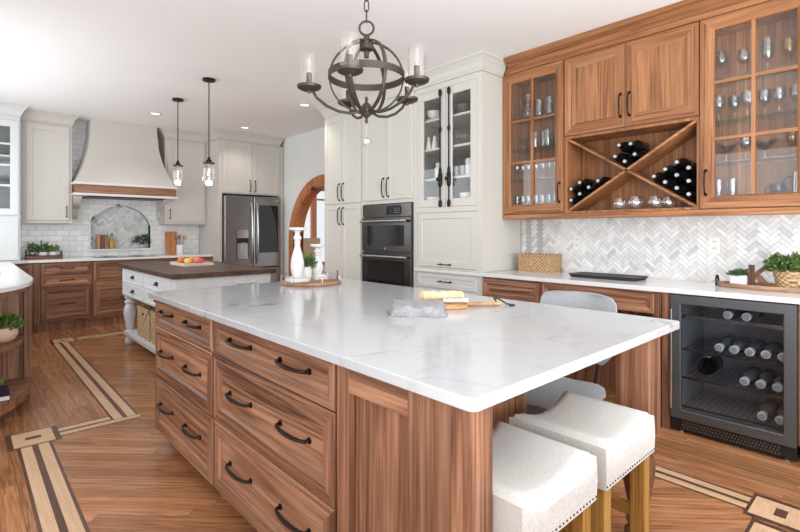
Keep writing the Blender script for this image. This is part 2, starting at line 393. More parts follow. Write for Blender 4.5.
# ------------------------------------------------------------------ room shell
ZC = 2.84
def build_floor():
    pl = island_wood('oak_planks', srgb(122, 76, 48), srgb(174, 119, 80), srgb(212, 160, 118), .22, .2)
    lt = island_wood('maple_inlay', srgb(206, 166, 126), srgb(224, 186, 148), srgb(234, 202, 168), .05, .3)
    dk = island_wood('walnut_inlay', srgb(78, 50, 38), srgb(98, 66, 52), srgb(118, 84, 68), .06, .3)
    sub = plain('sub_floor', srgb(96, 62, 42), .7)
    bm = bmesh.new(); uvl = bm.loops.layers.uv.new('UVMap')
    def poly(p, z, mi, d):
        vs = [bm.verts.new((a, b, z)) for a, b in p]
        try: f = bm.faces.new(vs)
        except ValueError: return
        f.material_index = mi
        if f.normal.z < 0: f.normal_flip()
        f.normal_update()
        if f.normal.z < 0: f.normal_flip()
        px, py = -d[1], d[0]
        for l in f.loops:
            x, y = l.vert.co.x, l.vert.co.y; l[uvl].uv = (x * d[0] + y * d[1], x * px + y * py)
    def planks(rect, d, z, pw=.083, ln=1.3, gap=.0012):
        x0, y0, x1, y1 = rect; reg = [(x0, y0), (x1, y0), (x1, y1), (x0, y1)]
        cx, cy = (x0 + x1) / 2, (y0 + y1) / 2; rad = math.hypot(x1 - x0, y1 - y0) / 2
        px, py = -d[1], d[0]; k = -rad
        while k < rad:
            t = -rad - random.random() * ln
            while t < rad:
                l = ln * (.6 + .8 * random.random())
                q = [(t + gap, k + gap), (t + l - gap, k + gap), (t + l - gap, k + pw - gap), (t + gap, k + pw - gap)]
                q = [(cx + a * d[0] + b * px, cy + a * d[1] + b * py) for a, b in q]
                q = clip(q, reg)
                if len(q) >= 3 and parea(q) > 1e-4: poly(q, z, 0, d)
                t += l
            k += pw
    X0, X1, Y0, Y1 = -1.7, 4.0, -1.2, 8.08
    poly([(X0, Y0), (X1, Y0), (X1, Y1), (X0, Y1)], -.0005, 3, (1, 0))
    planks((X0, Y0, X1, Y1), (0, 1), 0)
    d45 = (math.sqrt(.5), -math.sqrt(.5))
    poly([(.402, Y0), (2.657, Y0), (2.657, 3.626), (.402, 3.626)], .0002, 3, (1, 0)); poly([(.91, 3.626), (2.657, 3.626), (2.657, 6.7), (.91, 6.7)], .0002, 3, (1, 0))
    planks((.402, Y0, 2.657, 3.626), d45, .0006); planks((.91, 3.626, 2.657, 6.70), d45, .0006)
    prof = [(0, .09, 2), (.09, .41, 1), (.41, .59, 2), (.59, .91, 1), (.91, 1, 2)]
    def strip(x0, y0, x1, y1, along, z=.0012):
        for a, b, mi in prof:
            if along == 'Y': poly([(x0 + (x1 - x0) * a, y0), (x0 + (x1 - x0) * b, y0), (x0 + (x1 - x0) * b, y1), (x0 + (x1 - x0) * a, y1)], z, mi, (0, 1))
            else: poly([(x0, y0 + (y1 - y0) * a), (x1, y0 + (y1 - y0) * a), (x1, y0 + (y1 - y0) * b), (x0, y0 + (y1 - y0) * b)], z, mi, (1, 0))
    def block(x0, y0, x1, y1):
        z = .0018; poly([(x0, y0), (x1, y0), (x1, y1), (x0, y1)], z, 2, (1, 0))
        cx, cy = (x0 + x1) / 2, (y0 + y1) / 2; a, b, c, e = x0 + .03, y0 + .014, x1 - .03, y1 - .014
        if (y1 - y0) > (x1 - x0) * 1.1: a, b, c, e = x0 + .014, y0 + .03, x1 - .014, y1 - .03
        for q in ([(a, b), (c, b), (cx, cy)], [(c, b), (c, e), (cx, cy)], [(c, e), (a, e), (cx, cy)], [(a, e), (a, b), (cx, cy)]): poly(q, z + .0005, 1, (1, 0))
        poly([(cx - .04, cy - .022), (cx + .04, cy - .022), (cx + .04, cy + .022), (cx - .04, cy + .022)], z + .001, 2, (1, 0))
    strip(.238, Y0, .402, 3.577, 'Y'); block(.193, 3.577, .455, 3.85); strip(.455, 3.626, .91, 3.79, 'X')
    strip(.745, 3.70, .91, 6.65, 'Y', .0014); block(.745, 6.65, 1.0, 6.89); strip(1.0, 6.70, 2.657, 6.865, 'X')
    strip(2.657, .54, 2.805, 6.70, 'Y', .0014); block(2.61, .30, 2.86, .54); block(2.36, .26, 2.6, .50); strip(2.41, -2.7, 2.56, .26, 'Y')
    me = bpy.data.meshes.new('floor'); bm.to_mesh(me); bm.free()
    for m in (pl, lt, dk, sub): me.materials.append(m)
    o = bpy.data.objects.new('floor', me); C.objects.link(o); struct(o)
build_floor()

struct(MB().box(-3.0, -2.7, ZC, 4.15, 8.25, ZC + .1).build('ceiling', m_ceil))
# right wall with the round arched opening
AC, AZ, AR = 6.05, 1.13, .875
def arc(r, n=28, a0=0, a1=PI): return [(AC + r * math.cos(a0 + (a1 - a0) * i / n), AZ + r * math.sin(a0 + (a1 - a0) * i / n)) for i in range(n + 1)]
mb = MB(FX(4.0)); D = (0, 0, -.15)
mb.prism([(-2.7, 0, 0), (AC - AR, 0, 0), (AC - AR, ZC, 0), (-2.7, ZC, 0)], D)
mb.prism([(AC + AR, 0, 0), (8.23, 0, 0), (8.23, ZC, 0), (AC + AR, ZC, 0)], D)
A = arc(AR)
for (a, b), (c, d) in zip(A[:-1], A[1:]): mb.prism([(c, d, 0), (a, b, 0), (a, ZC, 0), (c, ZC, 0)], D)
struct(mb.build('wall_right', m_wall))
mb = MB(FX(4.0))
o1, i1 = arc(1.0), arc(AR)
sec = [(AC + 1.0, .0)] + o1 + [(AC - 1.0, .0)]; sec2 = [(AC + AR, .0)] + i1 + [(AC - AR, .0)]
for (p, q), (r, s) in zip(zip(sec[:-1], sec[1:]), zip(sec2[:-1], sec2[1:])):
    mb.prism([(p[0], p[1], .022), (q[0], q[1], .022), (s[0], s[1], .022), (r[0], r[1], .022)], (0, 0, -.022))
    k = lambda P: (AC + (P[0] - AC) * .965, AZ + (P[1] - AZ) * .965 if P[1] > AZ else P[1])
    r2, s2 = k(r), k(s)
    mb.prism([(r[0], r[1], .012), (s[0], s[1], .012), (s2[0], s2[1], .012), (r2[0], r2[1], .012)], (0, 0, -.175))
struct(mb.build('trim_1', W('orange', 'Z', 'Y', .4), smooth=True))

# back wall with arched niche
NX0, NX1, NZ0, NZ1, NZT = 1.36, 2.15, 1.02, 1.37, 1.66
nc = (NX0 + NX1) / 2; hw = (NX1 - NX0) / 2; rise = NZT - NZ1; rad = (hw * hw + rise * rise) / (2 * rise); ncz = NZT - rad
narc = [(NX0 + (NX1 - NX0) * i / 20, ncz + math.sqrt(max(0, rad * rad - (NX0 + (NX1 - NX0) * i / 20 - nc) ** 2))) for i in range(21)]
def niche_regions(x0, x1, z0, z1):
    out = [[(x0, z0), (NX0, z0), (NX0, z1), (x0, z1)], [(NX1, z0), (x1, z0), (x1, z1), (NX1, z1)]]
    if z0 < NZ0: out.append([(NX0, z0), (NX1, z0), (NX1, NZ0), (NX0, NZ0)])
    for (a, b), (c, d) in zip(narc[:-1], narc[1:]): out.append([(a, b), (c, d), (c, z1), (a, z1)])
    return out
mb = MB(FY(8.08))
for rg in niche_regions(-.25, 4.0, 0, ZC): mb.prism([(a, b, 0) for a, b in rg], (0, 0, -.12))
mb.box(NX0 - .02, NZ0 - .02, -.125, NX1 + .02, NZT + .03, -.11)
struct(mb.build('wall_back', m_wall))
m_sub = tile_mat('white_subway_tile', [(0, srgb(226, 226, 224)), (1, srgb(240, 240, 239))], .2, .5, .0)
m_marble = tile_mat('marble_tile', [(0, srgb(204, 205, 206)), (.12, srgb(226, 226, 224)), (.45, srgb(234, 232, 228)), (.75, srgb(240, 240, 238)), (1, srgb(247, 247, 247))], .28, .5, .25)
m_marble2 = tile_mat('niche_marble_tile', [(0, srgb(196, 196, 197)), (.3, srgb(226, 225, 224)), (1, srgb(244, 244, 243))], .28, .5, .4)
mb = MB(FY(8.08)); sw = subway(.5, 2.92, .915, ZC, .152, .076, .005)
for rg in niche_regions(.53, 2.89, .915, ZC):
    mb.prism([(a, b, .0) for a, b in rg], (0, 0, .003), 1); tiles(mb, sw, rg, .006)
struct(mb.build('backsplash_back', [m_sub, m_grout]))
mb = MB(FY(8.19)); conv = [(NX0, NZ0), (NX1, NZ0)] + narc[::-1]
mb.prism([(a, b, .0) for a, b in conv], (0, 0, .003), 1); tiles(mb, herring(NX0, NX1, NZ0, NZT, .032, .003), conv, .006)
struct(mb.build('niche_tile', [m_marble2, m_grout]))
mb = MB(FY(8.08))
edge = [(NX0, NZ0)] + narc + [(NX1, NZ0)]
def grow(p, k): 
    return (nc + (p[0] - nc) * (1 + k / hw), p[1] + (k if p[1] > NZ1 - .01 else 0))
for p, q in zip(edge[:-1], edge[1:]):
    P, Q = grow(p, .022), grow(q, .022)
    mb.prism([(p[0], p[1], -.1), (q[0], q[1], -.1), (Q[0], Q[1], -.1), (P[0], P[1], -.1)], (0, 0, .118))
mb.box(NX0 - .04, NZ0 - .03, -.11, NX1 + .04, NZ0, .03)
struct(mb.build('trim_2', m_qplain, smooth=True))
# bar wall herringbone
mb = MB(FX(4.0)); reg = [(-.5, .915), (2.6, .915), (2.6, 1.40), (-.5, 1.40)]
mb.prism([(a, b, .0) for a, b in reg], (0, 0, .004), 1); tiles(mb, herring(-.5, 2.6, .915, 1.40, .0285, .002), reg, .008)
struct(mb.build('backsplash_right', [m_marble, m_grout]))
# left wall with a window over the sink
mb = MB()
for b in ((-.37, 3.75, 0, -.25, 4.2, ZC), (-.37, 7.3, 0, -.25, 8.2, ZC), (-.37, 4.2, 0, -.25, 7.3, 1.02), (-.37, 4.2, 2.55, -.25, 7.3, ZC)): mb.box(*b)
struct(mb.build('wall_left', m_wall))
mb = MB()
for a, b in ((4.2, 4.26), (5.72, 5.78), (7.24, 7.3)): mb.box(-.33, a, 1.02, -.27, b, 2.55)
mb.box(-.33, 4.26, 1.02, -.27, 7.24, 1.08); mb.box(-.33, 4.26, 2.49, -.27, 7.24, 2.55)
struct(mb.build('window_1', m_white))
# dining room beyond the arch
struct(MB().box(4.0, 2.5, -.1, 9.0, 9.6, -.002).build('floor_dining', W('orange', 'Y', 'X', .083)))
struct(MB().box(4.15, 2.5, ZC, 9.0, 9.6, ZC + .1).build('ceiling_dining', m_ceil))
mb = MB()
for b in ((4.15, 9.3, 0, 4.75, 9.42, ZC), (7.2, 9.3, 0, 9, 9.42, ZC), (4.75, 9.3, 0, 7.2, 9.42, .55), (4.75, 9.3, 2.25, 7.2, 9.42, ZC)): mb.box(*b)
struct(mb.build('wall_dining', m_wall))
mb = MB()
for a, b in ((4.66, 4.78), (5.82, 5.94), (7.1, 7.22)): mb.box(a, 9.26, .55, b, 9.34, 2.3)
mb.box(4.6, 9.25, 2.2, 7.28, 9.34, 2.32); mb.box(4.6, 9.24, .5, 7.28, 9.36, .57)
for z in (1.98,): mb.box(4.78, 9.3, z, 7.1, 9.33, z + .04)
for x in (5.3, 6.5): mb.box(x, 9.3, 1.98, x + .03, 9.33, 2.2)
struct(mb.build('window_2', W('orange', 'Z', 'X', .4)))

# ------------------------------------------------------------------ hardware
def bow_pull(parent, M, a, b, L=.20, vertical=False, mat=None, r=.0065, name='handle', d0=0):
    mb = MB(M)
    P = lambda t, d: (a, b + t, d0 + d) if vertical else (a + t, b, d0 + d)
    h = L / 2
    pts = [P(-h, 0), P(-h * .97, .018), P(-h * .8, .027), P(-h * .4, .034), P(0, .036), P(h * .4, .034), P(h * .8, .027), P(h * .97, .018), P(h, 0)]
    mb.tube(pts, [r * 1.1, r * 1.05, r, r * 1.15, r * 1.3, r * 1.15, r, r * 1.05, r * 1.1], 8)
    for s in (-1, 1): mb.tube([P(s * h, 0), P(s * h, .004)], .012, 10)
    return mb.build(name, mat or m_bronze, parent, smooth=True)
def bar_pull(parent, M, a, b, L=.14, vertical=False, mat=None, r=.005, name='handle', d0=0):
    mb = MB(M); P = lambda t, d: (a, b + t, d0 + d) if vertical else (a + t, b, d0 + d); h = L / 2
    mb.tube([P(-h, .028), P(h, .028)], r, 8)
    for s in (-1, 1):
        mb.tube([P(s * h * .86, 0), P(s * h * .86, .028)], r, 8); mb.tube([P(s * h * .86, 0), P(s * h * .86, .004)], r * 2, 8)
        mb.tube([P(s * h * .93, .028), P(s * h, .028)], r * 1.4, 8)
    return mb.build(name, mat or m_black, parent, smooth=True)
def cup_pull(parent, M, a, b, d0=0):
    mb = MB(M); rings = []
    for i in range(7):
        t = PI * i / 6; rings.append([mb.v((a + .04 * math.cos(u) * (1 if True else 0), b + .026 * math.sin(t * .5) * math.sin(u) , d0 + .002 + .026 * math.cos(t * .5) * math.sin(u))) for u in [PI * j / 10 for j in range(11)]])
    for p, q in zip(rings[:-1], rings[1:]):
        for j in range(10): mb.f([p[j], p[j + 1], q[j + 1], q[j]])
    mb.box(a - .044, b + .02, d0, a + .044, b + .03, d0 + .004)
    return mb.build('cup_pull', m_black, parent, smooth=True)
def crown(mb, pts, z0, z1, proj, mi=0):
    """crown moulding swept along a plan polyline pts; proj is outward in the direction given with each point"""
    prof = [(0, 0), (.008, 0), (.008, .18), (.02, .22), (.03, .42), (.06, .70), (.85, .93), (1, .93), (1, 1), (0, 1)]
    prof = [(0, 0), (.10, 0), (.10, .14), (.22, .24), (.42, .52), (.80, .80), (1, .86), (1, 1), (0, 1)]
    rings = []
    for (x, y), (nx, ny) in pts: rings.append([mb.v((x + nx * p * proj, y + ny * p * proj, z0 + (z1 - z0) * h)) for p, h in prof])
    mb.rings(rings, mi)

# ------------------------------------------------------------------ main island
WH, WVx, WVy = W('walnut', 'Y', 'Z', .14), W('walnut', 'Z', 'Y', .07), W('walnut', 'Z', 'X', .07)
XF = .877
def island_unit(y0, y1, label, ys):
    t = thing('drawer_cabinet', label, 'cabinet', (1.25, (y0 + y1) / 2, 0))
    mb = MB(); mb.box(XF, y0, .10, 1.70, y1, .883); mb.box(XF + .07, y0, 0, 1.68, y1, .10)
    mb.build('carcass', [WVx], t, bevel=.001)
    for (b0, b1, fw) in ((.718, .878, .034), (.414, .714, .06), (.10, .410, .06)):
        mb = MB(FX(XF)); mb.front(y0 + .003, y1 - .004, b0, b1, 0, .022, fw, .012, .012, 0, 0, 1, 0)
        d = mb.build('drawer', [WH, WVx], t)
        for yy in ys: bow_pull(d, FX(XF), yy, (b0 + b1) / 2 + .01, .20, d0=.011)
    return t
island_unit(1.232, 2.208, 'walnut island drawer unit with three wide drawers, the nearer one to the stools', (1.94, 1.495))
island_unit(2.216, 3.112, 'walnut island drawer unit with three drawers at the far end by the white work table', (2.92, 2.50))
t = thing('island_end_panel', 'walnut island end section with tall recessed panel and square corner post under the quartz', 'cabinet', (1.25, 1.0, 0))
MB().box(XF + .012, 1.10, 0, 1.70, 1.226, .883).box(XF + .012, .90, .0, XF + .05, 1.10, .883).build('carcass', [WVy], t)
MB(FX(XF)).box(.905, .012, -.012, 1.166, .795, -.006).build('side_panel', [WVx], t)
MB(FX(XF)).box(1.166, .012, -.012, 1.226, .88, .016).build('stile', [WVx], t, bevel=.001)
MB(FX(XF)).box(.905, .795, -.012, 1.166, .88, .016).build('rail', [WH], t, bevel=.001)
MB().box(.858, .695, 0, .945, .905, .883).build('corner_post', [W('walnut', 'Z', 'Y', .052)], t, bevel=.003)
MB(FY(1.10)).front(.93, 1.70, .02, .87, 0, .018, .07, .006, .01, 0, 0, 1, 1).build('end_panel', [W('walnut', 'X', 'Z', .14), WVy], t)
MB().box(.95, .74, .862, 1.98, .76, .883).build('apron', [W('walnut', 'X', 'Z', .14)], t)
# turned support leg
t = thing('turned_support_leg', 'chunky turned walnut leg holding up the island counter beside the second stool', 'table leg', (2.05, .78, 0))
MB().box(1.985, .715, .46, 2.115, .845, .883).build('block', [W('walnut', 'Z', 'X', .04)], t, bevel=.004)
pr = [(.045, 0), (.052, .02), (.052, .05), (.04, .065), (.034, .075), (.045, .09), (.047, .10), (.035, .115), (.037, .15), (.05, .22), (.062, .29), (.064, .33), (.056, .365), (.042, .385), (.04, .392), (.056, .402), (.06, .415), (.056, .43), (.05, .44), (.055, .46)]
MB().lathe(pr, (2.05, .78, 0), 24).build('turned_shaft', [W('walnut', 'Z', 'X', .3)], t, smooth=True)
# quartz top with rounded corners
def slab_pts(x0, y0, x1, y1, r, n=6):
    P = []
    for cx, cy, a in ((x1 - r, y1 - r, 0), (x0 + r, y1 - r, 90), (x0 + r, y0 + r, 180), (x1 - r, y0 + r, 270)):
        for i in range(n + 1): P.append((cx + r * math.cos(R(a + 90 * i / n)), cy + r * math.sin(R(a + 90 * i / n))))
    return P
mb = MB(); mb.prism([(x, y, .884) for x, y in slab_pts(.822, .657, 2.172, 3.143, .022)], (0, 0, .031))
tag(mb.build('quartz_island_top', m_quartz, bevel=.003, smooth=True), 'large white quartz island worktop with fine grey veins', 'countertop')

# ------------------------------------------------------------------ stools
def make_stool(label):
    t = thing('counter_stool', label, 'stool')
    Wd, Dp = .375, .335; nx, ny = 24, 20; mb = MB()
    def top(u, v):
        z = .625 + .050 * (2 * u - 1) ** 2
        e = min(u, 1 - u) * Wd; g = min(v, 1 - v) * Dp; k = min(e, g)
        return z - max(0, .040 - k) ** 2 / .040 * .75
    G = [[mb.v(((u / nx - .5) * Wd, (v / ny - .5) * Dp, top(u / nx, v / ny))) for v in range(ny + 1)] for u in range(nx + 1)]
    for i in range(nx):
        for j in range(ny): mb.f([G[i][j], G[i + 1][j], G[i + 1][j + 1], G[i][j + 1]])
    per = [G[i][0] for i in range(nx + 1)] + [G[nx][j] for j in range(1, ny + 1)] + [G[i][ny] for i in range(nx - 1, -1, -1)] + [G[0][j] for j in range(ny - 1, 0, -1)]
    inv = mb.M.inverted()
    low = []
    for zz, k in ((.60, 1.012), (.575, 1.016), (.522, 1.005)):
        low.append([mb.v((p.co.x * k, p.co.y * k, zz)) for p in per])
    mb.rings([per] + low, 0, False); mb.f(low[-1])
    mb.build('seat', [m_linen], t, smooth=True)
    mb = MB()
    for i in range(21):
        x = (i / 20 - .5) * (Wd - .01)
        for y in (-Dp / 2 * 1.006, Dp / 2 * 1.006): mb.ball((x, y, .533), .0033, 8)
    for i in range(1, 16):
        y = (i / 16 - .5) * (Dp - .01)
        for x in (-Wd / 2 * 1.006, Wd / 2 * 1.006): mb.ball((x, y, .533), .0033, 8)
    tr = mb.build('nailhead_trim', [m_black], t, smooth=True); tr['kind'] = 'stuff'
    ok = W('oak', 'Z', 'X', .2)
    for sx in (-1, 1):
        for sy in (-1, 1):
            x, y = sx * .153, sy * .133
            MB().box(x - .024, y - .024, 0, x + .024, y + .024, .523).build('leg', [ok], t, bevel=.002)
    for sy in (-1, 1): MB().box(-.129, sy * .133 - .011, .20, .129, sy * .133 + .011, .24).build('stretcher', [W('oak', 'X', 'Z', .2)], t, bevel=.002)
    for sx in (-1, 1): MB().box(sx * .153 - .011, -.109, .29, sx * .153 + .011, .109, .33).build('stretcher', [W('oak', 'Y', 'Z', .2)], t, bevel=.002)
    return t
s1 = make_stool('linen saddle seat counter stool with nailheads, nearest the island corner post'); s1.location = (1.137, .785, 0)
s1['group'] = 'counter stools'
copy_tree(s1, (1.575, .785, 0), 0, 'linen saddle seat counter stool with nailheads beside the turned walnut leg', 'counter stools')

# grey upholstered chair tucked under the right side of the island
t = thing('grey_chair', 'grey upholstered chair on black metal legs tucked under the island, back to the bar', 'chair', (2.15, 1.22, 0))
def cushion(name, prof, halfw, bow, thick, taper, parent):
    n = 12; F = []; Bk = []; mb = MB(Matrix.Translation((0, 1.22, 0)))
    for i, (px, pz, nx_, nz_) in enumerate(prof):
        fr, bk = [], []
        for j in range(n + 1):
            u = 2 * j / n - 1; hw_ = halfw - taper[i]; e = thick * (1 - .75 * abs(u) ** 6)
            x, z = px + bow * u * u * nx_, pz + bow * u * u * nz_
            fr.append(mb.v((x + nx_ * e / 2, u * hw_, z + nz_ * e / 2))); bk.append(mb.v((x - nx_ * e / 2, u * hw_, z - nz_ * e / 2)))
        F.append(fr); Bk.append(bk)
    for S in (F, Bk):
        for i in range(len(S) - 1):
            for j in range(n): mb.f([S[i][j], S[i + 1][j], S[i + 1][j + 1], S[i][j + 1]])
    for i in range(len(F) - 1):
        for j in (0, n): mb.f([F[i][j], F[i + 1][j], Bk[i + 1][j], Bk[i][j]])
    for i in (0, len(F) - 1):
        for j in range(n): mb.f([F[i][j], F[i][j + 1], Bk[i][j + 1], Bk[i][j]])
    return mb.build(name, [m_greylinen], parent, smooth=True)
cushion('seat', [(1.86, .475, 0, 1), (1.89, .48, 0, 1), (2.0, .475, 0, 1), (2.15, .47, 0, 1), (2.28, .475, 0, 1), (2.33, .48, 0, 1)], .215, .02, .07, [.05, .015, 0, 0, .01, .04], t)
cushion('backrest', [(2.385, .62, -1, 0), (2.395, .66, -1, 0), (2.415, .76, -1, 0), (2.43, .85, -1, 0), (2.44, .915, -1, 0), (2.445, .945, -1, 0), (2.447, .955, -1, 0)], .215, .05, .05, [.05, .015, 0, 0, .008, .03, .07], t)
for sy in (-1, 1):
    MB(Matrix.Translation((0, 1.22, 0))).tube([(2.22, sy * .10, .435), (2.37, sy * .10, .45), (2.43, sy * .10, .60), (2.445, sy * .10, .70)], .009, 8).build('back_support', [m_black], t, smooth=True)
    for x in (1.93, 2.27): MB(Matrix.Translation((0, 1.22, 0))).tube([(x, sy * .13, .44), (x + (x - 2.1) * .25, sy * .19, 0)], .010, 8).build('leg', [m_black], t, smooth=True)

# ------------------------------------------------------------------ bar wall: base cabinets, counter, cooler
XB = 3.385
bar_v, bar_h = W('walnut', 'Z', 'Y', .09), W('walnut', 'Y', 'Z', .16)
t = thing('base_cabinet', 'walnut base cabinet with raised panel drawer below the wicker box', 'cabinet', (3.69, 2.30, 0))
MB().box(XB, 2.02, .10, 3.985, 2.598, .883).box(XB + .07, 2.02, 0, 3.98, 2.598, .10).build('carcass', [bar_v], t)
for b0, b1 in ((.70, .872), (.42, .69), (.11, .41)):
    d = MB(FX(XB)).front(2.03, 2.592, b0, b1, 0, .022, .042, .014, .010, .02, 0, 1, 0).build('drawer', [bar_h, bar_v], t)
    if b0 < .6: bar_pull(d, FX(XB), 2.31, (b0 + b1) / 2, .16, d0=.02)
t = thing('bar_desk', 'walnut desk section with long apron drawer and open knee space beside the drink cooler', 'desk', (3.69, 1.6, 0))
MB(FX(XB)).front(1.18, 2.006, .735, .872, 0, .022, .036, .014, .010, .02, 0, 1, 0).build('drawer', [bar_h, bar_v], t)
MB().box(XB, 1.18, .73, 3.98, 2.014, .883).build('apron_box', [bar_h], t)
MB().box(3.93, 1.18, 0, 3.985, 2.014, .73).build('back_panel', [bar_v], t)
for y in (1.085, 1.14): MB().box(XB - .012, y, 0, 3.98 if y > 1.1 else XB + .06, y + .05, .883).build('pilaster', [W('walnut', 'Z', 'Y', .05)], t, bevel=.003)
MB().box(XB, 2.0, 0, 3.93, 2.014, .73).build('side_panel', [W('walnut', 'Z', 'X', .09)], t)
t = thing('painted_drawer_cabinet', 'painted grey white base cabinet with shallow drawer directly below the glass hutch', 'cabinet', (3.69, 3.02, 0))
MB().box(XB, 2.602, .10, 3.985, 3.436, .883).box(XB + .07, 2.602, 0, 3.98, 3.436, .10).build('carcass', [m_drawerwhite], t)
for b0, b1 in ((.735, .868), (.44, .725), (.12, .43)):
    d = MB(FX(XB)).front(2.66, 3.40, b0, b1, 0, .02, .035, .006, .008, 0, 0, 0, 0).build('drawer', [m_drawerwhite], t)
    bar_pull(d, FX(XB), 3.03, (b0 + b1) / 2, .15, d0=.012)
mb = MB(); mb.box(3.352, -.45, .884, 3.99, 3.436, .915)
tag(mb.build('quartz_bar_top', m_qplain, bevel=.003), 'long white quartz bar counter below the herringbone backsplash', 'countertop')

t = thing('base_cabinet', 'walnut base cabinet at the right edge of the photo beyond the drink cooler', 'cabinet', (3.69, 0, 0))
MB().box(XB, -.45, .10, 3.985, .443, .883).box(XB + .07, -.45, 0, 3.98, .443, .10).build('carcass', [bar_v], t)
for a0, a1, hy in ((-.445, -.006, -.05), (-.002, .405, .05)):
    d = MB(FX(XB)).front(a0, a1, .12, .87, 0, .022, .06, .014, .010, .02, 0, 1, 1).build('door', [bar_h, bar_v], t); bar_pull(d, FX(XB), hy, .72, .16, True, d0=.02)
def beverage_cooler():
    t = thing('beverage_cooler', 'dark steel glass door drink cooler under the bar counter', 'fridge', (3.68, .76, 0))
    y0, y1 = .447, 1.075
    mb = MB(); mb.box(3.40, y0, .13, 3.94, y0 + .03, .85); mb.box(3.40, y1 - .03, .13, 3.94, y1, .85); mb.box(3.40, y0, .10, 3.97, y1, .13); mb.box(3.40, y0, .85, 3.97, y1, .875); mb.box(3.94, y0, .13, 3.97, y1, .85)
    mb.build('liner', [m_cavity], t)
    d = MB(FX(3.385)).frame(y0, y1, .095, .877, 0, .035, .057, 0, 0, .004).build('door', [m_dsteel], t)
    MB(FX(3.385)).box(y0 + .054, .149, .012, y1 - .054, .823, .018).build('glass_pane', [m_coolpane], d)
    mb = MB(FX(3.35)); yy = y1 - .012
    mb.tube([(yy, .16, .03), (yy, .79, .03)], .008, 10)
    for z in (.21, .74): mb.tube([(yy, z, 0), (yy, z, .03)], .006, 8)
    mb.build('handle', [m_steel2], d, smooth=True)
    mb = MB(FX(3.385)); mb.box(y0, .018, -.0, y1, .09, .012)
    for i in range(30):
        for j in range(3): mb.box(y0 + .075 + i * .0165 + (.008 if j % 2 else 0), .03 + j * .018, .012, y0 + .083 + i * .0165 + (.008 if j % 2 else 0), .040 + j * .018, .0145, 1)
    mb.build('vent_grille', [m_blackpl, plain('grille_glint', srgb(120, 112, 106), .4, metal=.6)], t)
    for yy in (y0 + .05, y1 - .05): MB().lathe([(.016, 0), (.016, .008), (.01, .01), (.01, .03)], (3.40, yy, 0), 12).build('foot', [m_steel2], t, smooth=True)
    for z in (.150, .335, .515, .722):
        mb = MB(); mb.box(3.42, y0 + .035, z, 3.428, y1 - .035, z + (.022 if z > .7 else .012))
        for i in range(17): mb.tube([(3.43, y0 + .05 + i * .033, z + .004), (3.92, y0 + .05 + i * .033, z + .004)], .002, 5)
        mb.build('wire_shelf', [m_steel2 if z > .7 else m_iron], t, smooth=False)
    mb = MB()
    for z in (.26, .44, .60, .76): mb.box(3.42, y1 - .036, z, 3.44, y1 - .028, z + .02)
    mb.build('shelf_clip', [m_steel2], t)
beverage_cooler()

# ------------------------------------------------------------------ bar wall: upper cabinets
UV, UH = W('bar', 'Z', 'Y', .11), W('bar', 'Y', 'Z', .16)
UX = 3.70
def glazed_upper(y0, y1, hy, label):
    t = thing('glass_door_cabinet', label, 'cabinet', (3.85, (y0 + y1) / 2, 1.43))
    mb = MB(); mb.box(UX, y0, 1.497, 3.965, y0 + .019, 2.665); mb.box(UX, y1 - .019, 1.497, 3.965, y1, 2.665); mb.box(3.965, y0, 1.497, 3.98, y1, 2.665); mb.box(UX, y0, 1.43, 3.98, y1, 1.497); mb.box(UX, y0, 2.665, 3.98, y1, 2.71)
    mb.build('carcass', [UV], t)
    d = MB(FX(UX)).frame(y0 + .003, y1 - .003, 1.436, 2.706, 0, .022, .082, 0, 1, .014).build('door', [UH, UV], t)
    a0, a1 = y0 + .08, y1 - .08; mid = (a0 + a1) / 2
    mb = MB(FX(UX)); mb.box(mid - .011, 1.518, .002, mid + .011, 2.624, .018, 1)
    for z in (1.895, 2.27): mb.box(a0, z - .011, .002, a1, z + .011, .0175, 0)
    mb.build('muntins', [UH, UV], d)
    MB(FX(UX)).box(a0 - .004, 1.514, -.002, a1 + .004, 2.628, .001).build('glass_pane', [m_pane], d)
    bow_pull(d, FX(UX), hy, 1.608, .16, True, m_bronze, .005, d0=.02)
    for z in (1.742, 2.022, 2.302): MB().box(3.73, y0 + .02, z, 3.962, y1 - .02, z + .008).build('glass_shelf', [glass('shelf_glass_%d' % int(z * 1000 + y0 * 10), (.86, .92, .90, 1), .2, .06)], t)
    return t
glazed_upper(1.99, 2.598, 2.03, 'walnut upper cabinet with six pane glass door next to the cream hutch')
glazed_upper(.405, 1.0, .965, 'walnut upper cabinet with six pane glass door above the drink cooler')
t = thing('wall_cabinet', 'walnut two door wall cabinet above the diagonal bottle rack', 'cabinet', (3.85, 1.495, 2.06))
MB().box(UX, 1.004, 2.066, 3.98, 1.986, 2.71).build('carcass', [UV], t)
for a0, a1, h in ((1.006, 1.493, 1.462), (1.497, 1.984, 1.528)):
    d = MB(FX(UX)).front(a0, a1, 2.07, 2.706, 0, .022, .07, .022, .008, 0, 0, 1, 1).build('door', [UH, UV], t)
    bow_pull(d, FX(UX), h, 2.237, .17, True, m_bronze, .005, d0=.02)
t = thing('wine_rack', 'walnut open bottle rack with crossed diagonal dividers', 'wine rack', (3.85, 1.495, 1.43))
mb = MB(); mb.box(UX - .004, 1.004, 1.447, 3.962, 1.022, 2.045); mb.box(UX - .004, 1.968, 1.447, 3.962, 1.986, 2.045); mb.box(3.962, 1.004, 1.447, 3.98, 1.986, 2.045); mb.box(UX - .004, 1.004, 1.4305, 3.98, 1.986, 1.447); mb.box(UX - .004, 1.004, 2.045, 3.98, 1.986, 2.0645)
mb.build('carcass', [W('bar', 'Z', 'Y', .09)], t)
ry0, ry1, rz0, rz1 = 1.022, 1.968, 1.447, 2.045; rc = ((ry0 + ry1) / 2, (rz0 + rz1) / 2)
